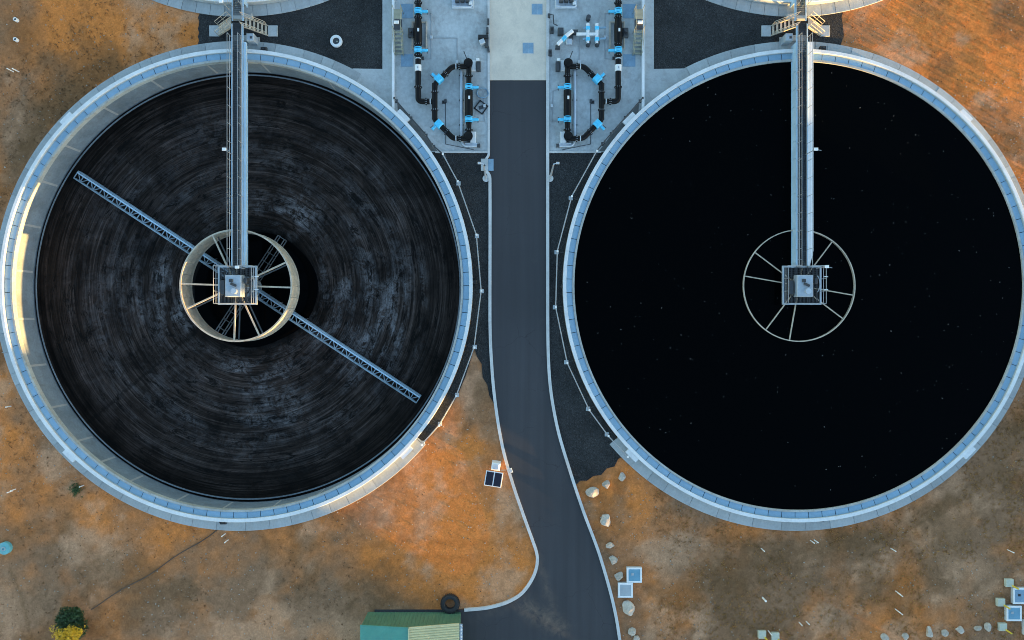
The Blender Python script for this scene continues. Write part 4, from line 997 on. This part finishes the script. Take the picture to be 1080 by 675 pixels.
# ------------------------------------------------------------------ lower left: solar trailer, shed, tyre, shrub
def solar():
    x, y = W(521, 502); t = thing('solar_unit', (x, y, 0), 'small twin solar panel with white cabinet beside the road', 'solar panel')
    a = R(-9); ca, sa = math.cos(a), math.sin(a); tr = lambda u, v: (x + u * ca - v * sa, y + u * sa + v * ca)
    z = 1.25
    c = tr(0, 0); MB().bbox((*c, z), (1.48, 1.30, .06), .01, a).build('frame', M['whitepaint'], t)
    for s_ in (-1, 1): c = tr(s_ * .355, 0); MB().bbox((*c, z + .036), (.62, 1.16, .02), .004, a).build('solar_module', M['glassdark'], t)
    c = tr(0, 0); MB().cyl((*c, -.05), (*c, z - .03), .06, 10).build('post', M['steel'], t)
    c = tr(.02, 1.05); MB().bbox((*c, .55), (.75, .65, 1.2), .06, a).build('cabinet', M['whitepaint'], t)
    c2 = tr(.02, 1.05); MB().bbox((*c2, 1.17), (.5, .4, .05), .02, a).build('cabinet_vent', M['silver'], t)
    MB().beam((*tr(0, 0), .3), (*tr(0, .8), .3), .06, .06).build('tie_bar', M['steel'], t)
solar()
def shed():
    x0, x1 = W(388, 0)[0], W(486, 0)[0]; yb = W(0, 645.5)[1]; yf = yb - 5.2
    xm = W(431, 0, 3.45)[0]; zl, zr, zm = 2.95, 2.62, 3.45
    t = thing('green_shed', ((x0 + x1) / 2, yb - 2.6, 0), 'green walled shed with teal sheet roof painted sunlit cream on the right at the bottom edge', 'shed')
    wl = MB(); wl.add([(x0, yb, -.1), (x1, yb, -.1), (x1, yb, zr - .03), (xm, yb, zm - .03), (x0, yb, zl - .03), (x0, yf, -.1), (x1, yf, -.1), (x1, yf, zr - .03), (xm, yf, zm - .03), (x0, yf, zl - .03)],
                      [(0, 4, 3, 2, 1), (5, 6, 7, 8, 9), (0, 1, 6, 5), (1, 2, 7, 6), (0, 5, 9, 4), (2, 3, 8, 7), (3, 4, 9, 8)])
    w_ = wl.build('walls', M['green'], t)
    for k in range(25):
        xx = x0 + .12 + (x1 - x0 - .24) * k / 24; zt = zl + (zm - zl) * (xx - x0) / (xm - x0) if xx < xm else zm + (zr - zm) * (xx - xm) / (x1 - xm)
        MB().box((xx, yb + .012, (zt - .1) / 2), (.06, .024, zt - .1)).build('wall_rib', M['green'], w_)
    def slope(name, xa, za, xb, zb, mat, nr, amp):
        V = []; F = []; n = nr * 4
        for k in range(n + 1):
            yy = yb + .06 + (yf - .2 - yb) * k / n; d = amp * math.sin(2 * PI * k / 4)
            V += [(xa, yy, za + d), (xb, yy, zb + d)]
        for k in range(n): F.append((2 * k, 2 * k + 1, 2 * k + 3, 2 * k + 2))
        o = MB().add(V, F).build(name, mat, t); md = o.modifiers.new('thick', 'SOLIDIFY'); md.thickness = .03; return o
    tl = slope('teal_roof', x0 - .05, zl + .02, xm - .02, zm + .03, M['teal'], 60, .006)
    cr = slope('sunlit_cream_roof', xm + .02, zm + .05, x1 + .05, zr + .05, M['cream'], 26, .05)
    MB().beam((x0 - .06, yb + .09, zl + .02), (xm, yb + .09, zm + .04), .06, .10).build('verge_trim', M['teal'], tl)
    MB().beam((xm, yb + .09, zm + .05), (x1 + .05, yb + .09, zr + .05), .08, .12).beam((xm + .02, yb + .05, zm + .11), (xm + .02, yf, zm + .11), .12, .04).build('verge_trim', M['cream'], cr)
    gt = MB().box((x1 + .20, (yb + yf) / 2, zr - .12), (.24, yb - yf, .10)).build('side_gutter', M['silver'], t)
    for k in range(16): MB().bbox((x1 + .20 + random.uniform(-.04, .04), yb - .15 - .3 * k, zr - .05), (.14, .16, .08), .03, random.uniform(0, 1)).build('gutter_bracket', M['whitepaint'] if k % 2 else M['silver'], gt)
shed()
x, y = W(475, 635.5); t = thing('tractor_tyre', (x, y, 0), 'large black tyre lying at the corner of the green shed', 'tyre')
MB().sector([(.44, .0), (.62, -.05), (.78, .02), (.80, .12), (.80, .36), (.74, .46), (.60, .49), (.46, .44), (.42, .30), (.42, .14)], n=48, c=(x, y)).build('tyre_carcass', M['rubber'], t, True)
lug = MB()
for k in range(30):
    a = 2 * PI * k / 30; lug.box((x + .81 * math.cos(a), y + .81 * math.sin(a), .25), (.07, .09, .36), a)
lug.build('tread_lugs', M['rubber'], t)

def leaf_cloud(cx, cy, cz, rx, ry, rz, n, s0, s1, seed, cut=None):
    rd = random.Random(seed); mb = MB()
    cl = [(rd.uniform(-1, 1), rd.uniform(-1, 1), rd.uniform(-.6, 1), rd.uniform(.3, .55)) for _ in range(70)]
    cl = [q for q in cl if q[0] ** 2 + q[1] ** 2 + q[2] ** 2 < .9]
    for k in range(n):
        q = rd.choice(cl); u = Vector((rd.gauss(0, 1), rd.gauss(0, 1), rd.gauss(0, 1))).normalized() * q[3] * rd.random() ** .33
        p = Vector((cx + (q[0] * .75 + u.x) * rx, cy + (q[1] * .75 + u.y) * ry, cz + (q[2] * .75 + u.z) * rz))
        if cut and not cut(p): continue
        d = Vector((rd.gauss(0, 1), rd.gauss(0, 1), rd.gauss(0, .7))).normalized(); e = d.cross(Vector((rd.gauss(0, 1), rd.gauss(0, 1), rd.gauss(0, 1)))).normalized()
        s = rd.uniform(s0, s1); mb.add([p - d * s, p + e * s * .45, p + d * s, p - e * s * .45], [(0, 1, 2, 3)])
    return mb
x, y = W(75, 659, .6); t = thing('shrub', (x, y, 0), 'bushy shrub, dark green above and painted sunlit yellow below, by the bottom edge', 'shrub')
for k in range(7):
    a = k * .9; MB().tube([(x, y, -.05), (x + .3 * math.cos(a), y + .3 * math.sin(a), .5), (x + .9 * math.cos(a), y + .9 * math.sin(a), 1.0)], [.05, .035, .015], 6).build('stem', M['bark'], t)
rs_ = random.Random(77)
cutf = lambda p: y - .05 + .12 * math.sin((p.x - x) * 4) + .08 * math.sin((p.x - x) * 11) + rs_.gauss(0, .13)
leaf_cloud(x, y + .1, .60, 1.65, 1.6, .75, 9000, .05, .13, 5).build('green_crown', M['leaf'], t)
leaf_cloud(x, y, .95, 1.6, 1.65, .95, 5200, .05, .12, 9, lambda p: p.y < cutf(p)).build('sunlit_crown', M['sunleaf'], t)  # sunlit half of the crown, lit by its leaf colour alone

# hose from outlet to shrub
hp = []
for k in range(40):
    u = k / 39; px = 234 - (234 - 96) * u; py = 554 + (642 - 554) * (u ** .92) + 1.2 * math.sin(u * 14); xx, yy = W(px, py); hp.append((xx, yy, -.02))
single(MB().tube(hp, .042, 6), 'drain_hose', M['bark'], hp[0], 'dark hose running from the drained tank across the soil to the shrub', 'hose')

x, y = W(6.5, 577.5); t = thing('round_lid', (x, y, 0), 'round teal tank lid at the left edge', 'lid')
MB().sector([(.01, -.05), (.54, -.05), (.54, .28), (.48, .34), (.01, .40)], n=28, c=(x, y)).build('lid', M['tealtank'], t, True)
MB().sector([(.12, .39), (.18, .385), (.18, .44), (.12, .44)], n=16, c=(x + .03, y)).build('handle_ring', M['boxgrey'], t)
for px, py, l in ((18, 21.5, 'upper'), (18, 42.5, 'lower')):
    x, y = W(px, py); t = thing('standpipe', (x, y, 0), f'{l} small white standpipe in the dark weeds, top left', 'standpipe')
    MB().sector([(.11, -.05), (.165, -.05), (.165, .3), (.11, .3)], n=16, c=(x, y)).build('pipe', M['stake'], t, True)
    MB().cyl((x, y, .0), (x, y, .2), .105, 12).build('core', M['black'], t)

# ------------------------------------------------------------------ white marker posts (vertical, about a metre tall)
POSTS = [(14, 75.5), (19.5, 75.5), (237.5, 563), (240.5, 569.5), (803, 578.5), (855, 570), (859, 569.5), (940, 578.5), (1063, 580), (944.8, 623.5), (947, 625.5), (944.5, 642.5), (947, 644.5), (843, 656.5), (850.5, 655.5), (810.5, 665.5), (804.5, 630.5), (11, 428.5), (12.5, 518), (16, 516), (88, 512)]
for i, (px, py) in enumerate(POSTS):
    x, y = W(px, py); h = .78 if i not in (13, 14) else .65
    if i in (17, 18, 19, 20): h = .6
    near = {0: 'left one of the pair near the top left corner', 1: 'right one of the pair near the top left corner', 2: 'upper one of the pair under the drained tank', 3: 'lower one of the pair under the drained tank',
            4: 'lone one below left of the water tank bottom', 5: 'left one of the pair just under the water tank', 6: 'right one of the pair just under the water tank', 7: 'lone one on grey soil right below the water tank',
            8: 'lone one by the right edge below the water tank', 9: 'upper left one of the upper pair above the boulder row', 10: 'lower right one of the upper pair above the boulder row', 11: 'upper left one of the lower pair above the boulder row',
            12: 'lower right one of the lower pair above the boulder row', 13: 'left one of the short pair near the bottom blocks', 14: 'right one of the short pair near the bottom blocks', 15: 'one between the two pale blocks at the bottom',
            16: 'thick one above the bottom blocks', 17: 'lone short one at the left edge beside the drained tank', 18: 'left one of the short pair near the left edge', 19: 'right one of the short pair near the left edge', 20: 'short one beside the weeds below the drained tank'}[i]
    t = thing('marker_post', (x, y, 0), 'white marker post, ' + near, 'post', 'white marker posts in the soil')
    r_ = .046 if i != 16 else .08
    MB().tube([(x, y, -.1), (x, y, h)], r_, 8).build('tube', M['stake'], t, True); MB().tube([(x, y, h), (x, y, h + .03)], [r_ * 1.2, r_ * .8], 8).build('cap', M['stake'], t)

# hatch boxes -------------------------------------------------------------
for px, py, s_, mt, l in ((669, 606.5, 16, 'boxblue', 'blue hatch in a white frame, upper of the two by the road'), (659.7, 622.5, 15.5, 'boxgrey', 'grey hatch in a white frame, lower of the two by the road'),
                          (1077, 628.5, 17, 'bluemat', 'pale blue hatch box cut by the right edge'), (1069.5, 647, 16, 'boxblue', 'blue hatch in a white frame in the bottom right corner'), (1088, 662, 16, 'boxgrey', 'grey hatch just cut off by the right edge near the bottom')):
    x, y = W(px, py, .25); L_ = s_ / 12; t = thing('hatch_box', (x, y, 0), l, 'hatch')
    MB().bbox((x, y, .05), (L_ - .02, L_ - .02, .38), .02).build('chamber', M['kerb'], t)
    for k in range(4):
        a = k * PI / 2; MB().bbox((x + (L_ / 2 - .08) * math.cos(a), y + (L_ / 2 - .08) * math.sin(a), .26), (.15, L_ - (.0 if k % 2 else .30), .07), .015, a).build('frame_side', M['whitepaint'], t)
    MB().bbox((x, y, .245), (L_ - .3, L_ - .3, .05), .01).build('lid', M[mt], t)
    MB().bbox((x - L_ * .12, y + L_ * .05, .28), (.22, .2, .04), .01).build('lid_handle', M['boxgrey'] if mt != 'bluemat' else M['black'], t)
for px, py, l in ((1065, 615, 'pale block with a yellow peg, topmost at the right edge'), (1056, 635.5, 'pale block with a yellow peg left of the blue hatches'), (1058, 661.5, 'pale block with a yellow peg beside the last boulder'),
                  (804, 669.5, 'left pale block with a yellow peg at the bottom edge'), (818, 671.5, 'right pale block with a yellow peg at the bottom edge')):
    x, y = W(px, py, .2); t = thing('marker_block', (x, y, 0), l, 'block', 'pale blocks with yellow pegs')
    MB().bbox((x, y, .1), (.66, .66, .32), .03).build('block', M['block'], t)
    MB().cyl((x + .22, y - .22, .26), (x + .24, y - .24, .95), .07, 8).build('peg', M['yellow'], t)

# ------------------------------------------------------------------ boulders
def rock(px, py, r, ax, seed, label, group='pale boulders along the road and bottom edge'):
    rd = random.Random(seed); import bmesh
    bm = bmesh.new(); bmesh.ops.create_icosphere(bm, subdivisions=3, radius=1); r *= .86
    pl = [(Vector((rd.gauss(0, 1), rd.gauss(0, 1), rd.gauss(.2, .8))).normalized(), rd.uniform(.50, .86)) for _ in range(13)]
    for v in bm.verts:
        for n_, d in pl:
            k = v.co.dot(n_) - d
            if k > 0: v.co -= n_ * k * .985
        v.co += Vector((rd.gauss(0, .018), rd.gauss(0, .018), rd.gauss(0, .018)))
    a = rd.uniform(0, 3)
    for v in bm.verts:
        x, y, z = v.co.x * ax, v.co.y / ax, v.co.z * .75
        v.co = Vector((x * math.cos(a) - y * math.sin(a), x * math.sin(a) + y * math.cos(a), z)) * r
    me = bpy.data.meshes.new('boulder'); bm.to_mesh(me); bm.free(); me.materials.append(M['rock'])
    me.polygons.foreach_set('use_smooth', [True] * len(me.polygons)); me.set_sharp_from_angle(angle=R(14))
    x, y = W(px, py, .2); o = inst('boulder', me, None, (x, y, r * .18)); tag(o, label, 'boulder', group)
for i, (px, py, r, ax, l) in enumerate([
    (624.5, 519.5, .68, 1.15, 'pale boulder nearest the tip of the right gravel strip'), (639.5, 511.5, .50, 1.0, 'pale boulder, second from the gravel strip below the water tank'), (656, 503.5, .46, 1.15, 'flat greyish boulder closest to the water tank'),
    (638.5, 549.5, .82, 1.1, 'largest pale boulder beside the right kerb'), (643.5, 575.5, .48, 1.0, 'small boulder below the largest kerb boulder'), (647, 591.5, .52, 1.0, 'tan boulder just above the two hatches'),
    (653.5, 608.5, .55, 1.0, 'pale boulder touching the left of the upper hatch'), (663.5, 643, .80, 1.2, 'big wedge-shaped boulder below the two hatches'), (666.5, 666.5, .48, 1.1, 'small grey boulder at the bottom edge by the kerb'), (671.5, 673.5, .40, 1.0, 'small boulder cut by the bottom edge by the kerb'),
    (934.5, 673.5, .45, 1.2, 'boulder cut by the bottom edge, first of the bottom right row'), (956, 672, .40, 1.0, 'second boulder of the bottom right row'), (981, 667.5, .55, 1.25, 'third boulder of the bottom right row, long and pale'),
    (997, 668, .46, 1.05, 'fourth boulder of the bottom right row'), (1013.7, 664.7, .50, 1.15, 'fifth boulder of the bottom right row, smooth oval'), (1032.5, 663.5, .36, 1.2, 'sixth boulder of the bottom right row, the smallest'), (1043, 662, .46, 1.0, 'last boulder of the bottom right row beside a pale block')]):
    rock(px, py, r, ax, 100 + i, l)

# ------------------------------------------------------------------ weeds, grass, pebbles (uncountable)
def free_soil(x, y):
    for c in TANKS:
        if math.hypot(x - c[0], y - c[1]) < AP + .12: return False
    px, py = x * 12 + 540, 337.5 - y * 12
    if 203 < px < 890 and py < 75: return False
    if 397 < px < 695 and py < 165: return False
    if py < 430 and 440 < px < 660: return False
    if 430 <= py < 520 and 517 < px < 660: return False
    if py >= 505:
        e0 = np.interp(py, [500, 545, 570, 591, 625, 643], [536, 550, 560, 565, 549, 486]); e1 = np.interp(py, [500, 540, 580, 620, 675], [604, 618, 633, 645, 656])
        if py > 640: e0 = 376
        if e0 < px < e1: return False
    if py > 640 and 376 < px < 492: return False
    return True
def scatter(n, xr, yr, seed, thr, cell=4.0):
    rd = np.random.default_rng(seed); xs = rd.uniform(xr[0], xr[1], n * 4); ys = rd.uniform(yr[0], yr[1], n * 4)
    d = fbm(xs, ys, cell, seed + 5, 4, .6); k = d + rd.uniform(-.12, .12, n * 4) > thr
    out = []
    for x, y in zip(xs[k], ys[k]):
        if free_soil(x, y):
            out.append((x, y))
            if len(out) >= n: break
    return out
def grass(pts, h0, h1, seed, name, label, mat):
    rd = random.Random(seed); mb = MB()
    for x, y in pts:
        b = rd.randint(4, 7); sp = rd.uniform(.06, .2)
        for k in range(b):
            a = rd.uniform(0, 2 * PI); h = rd.uniform(h0, h1); l = rd.uniform(.3, 1.0) * h; bx, by = x + rd.gauss(0, sp * .5), y + rd.gauss(0, sp * .5)
            wv = rd.uniform(.010, .024); px, py = -math.sin(a) * wv, math.cos(a) * wv
            mx, my = bx + math.cos(a) * l * .4, by + math.sin(a) * l * .4
            mb.add([(bx - px, by - py, -.09), (bx + px, by + py, -.09), (mx + px * .8, my + py * .8, h * .62), (mx - px * .8, my - py * .8, h * .62), (bx + math.cos(a) * l, by + math.sin(a) * l, h * .8)], [(0, 1, 2, 3), (3, 2, 4)])
    tag(mb.build(name, mat), label, 'grass', kind='stuff')
x0, y0 = W(870, 330); x1, y1 = W(1095, -10)
grass(scatter(800, (x0, x1), (y0, y1), 5, .50, 3), .02, .05, 1, 'dry_grass', 'short golden dry grass above the water tank', M['grass'])
x0, y0 = W(690, 685); x1, y1 = W(1095, 380)
grass(scatter(3200, (x0, x1), (y0, y1), 15, .50, 3), .03, .08, 2, 'dry_grass', 'sparse brown dry grass below the water tank', M['grass'])
x0, y0 = W(-10, 260); x1, y1 = W(215, -10)
M['weed'] = worn('brown_weed', (.20, .11, .045), .9, .4, 1.5, 8, bump=0)
grass(scatter(900, (x0, x1), (y0, y1), 25, .53, 3), .02, .05, 3, 'weeds', 'low brown weeds on the soil at upper left', M['weed'])
x0, y0 = W(-10, 685); x1, y1 = W(380, 420)
grass(scatter(500, (x0, x1), (y0, y1), 35, .56, 3), .02, .08, 4, 'weeds', 'low brown weeds on the soil at lower left', M['weed'])
x0, y0 = W(80, 517); gp = [(W(80, 517)[0] + random.gauss(0, .25), W(80, 517)[1] + random.gauss(0, .25)) for _ in range(60)]
grass(gp, .1, .3, 7, 'green_weed', 'small green weed patch below the drained tank', worn('green_weed_leaf', (.05, .10, .03), .8, .3, 3, 9, bump=0))
def pebbles(pts, s0, s1, seed, label, nm='pebbles', mat=None):
    rd = random.Random(seed); mb = MB()
    for x, y in pts:
        s = s0 + (s1 - s0) * rd.random() ** 3; a = rd.uniform(0, 6); V = []
        for k in range(5):
            q = a + 2 * PI * k / 5; rr = s * rd.uniform(.7, 1.2); V.append((x + rr * math.cos(q), y + rr * math.sin(q), -.09))
        for k in range(5):
            q = a + 2 * PI * k / 5; rr = s * rd.uniform(.4, .75); V.append((x + rr * math.cos(q), y + rr * math.sin(q), -.06 + s * (rd.uniform(.5, .9) if mat is None else rd.uniform(.15, .35))))
        mb.add(V, [(5, 6, 7, 8, 9)] + [(k, (k + 1) % 5, 5 + (k + 1) % 5, 5 + k) for k in range(5)])
    tag(mb.build(nm, mat or M['pebble']), label, 'stones' if mat is None else 'earth', kind='stuff')
x0, y0 = W(-10, 685); x1, y1 = W(1095, -10)
M['clod'] = worn('earth_clod', (.20, .115, .06), .95, .6, 1.3, 7, bump=0, spec=0.0)
pebbles(scatter(4200, (x0, x1), (y0, y1), 65, .49, 3), .02, .08, 18, 'small brown clods of earth on the soil', 'clods', M['clod'])
pebbles(scatter(5200, (x0, x1), (y0, y1), 45, .44, 6), .015, .085, 8, 'small pale stones scattered over the soil')

# ------------------------------------------------------------------ unseen halls and wall added beyond the right edge to block the low sun
su = Vector((math.cos(R(SUN_AZ)), math.sin(R(SUN_AZ)))); sp_ = Vector((-su.y, su.x))
def add_shade_hall(ta, tb, s0, dep, h, label):
    def q(s, t): v = su * s + sp_ * t; return (v.x, v.y)
    mid = q(s0 + dep / 2, (ta + tb) / 2); t = thing('shade_hall', (*mid, 0), label, 'sun blocker')
    MB().prism([q(s0, ta), q(s0 + dep, ta), q(s0 + dep, tb), q(s0, tb)], -.3, h).build('walls', M['wallshed'], t)
    m = MB(); a, b, c_, d = q(s0 - .3, ta - .05), q(s0 + dep + .3, ta - .05), q(s0 + dep + .3, tb + .05), q(s0 - .3, tb + .05); e, f = q(s0 + dep / 2, ta - .05), q(s0 + dep / 2, tb + .05)
    m.add([(*a, h + .002), (*b, h + .002), (*c_, h + .002), (*d, h + .002), (*e, h + 1.6), (*f, h + 1.6)], [(0, 4, 5, 3), (4, 1, 2, 5), (0, 1, 4), (3, 5, 2), (3, 2, 1, 0)])
    m.build('roof', M['green'], t)
    for k in range(max(1, int((tb - ta) / 9))):
        u = ta + 4 + 9 * k; n_ = q(s0 - .03, u); ang = math.atan2(su.y, su.x)
        MB().box((n_[0], n_[1], 1.9), (.12, 3.4, 3.8), ang).build('roller_door', M['silver'], t)
add_shade_hall(-62.0, -22.2, 76, 14, 10.0, 'unseen grey hall added to block the sun beyond the lower right corner, south one')
add_shade_hall(-8.8, 27.0, 76, 14, 10.0, 'unseen grey hall added to block the sun beyond the right edge, north one')
a = su * 77 + sp_ * -22.1; b = su * 77 + sp_ * -8.9
wl = MB().beam((a.x, a.y, 1.30), (b.x, b.y, 1.30), .3, 3.20).build('sun_block_wall', M['concrete']); tag(wl, 'unseen low wall added to block sun between the two halls beyond the right edge', 'wall')
print('objects', len(bpy.data.objects), 'tris', sum(len(o.data.polygons) for o in bpy.data.objects if o.type == 'MESH'))
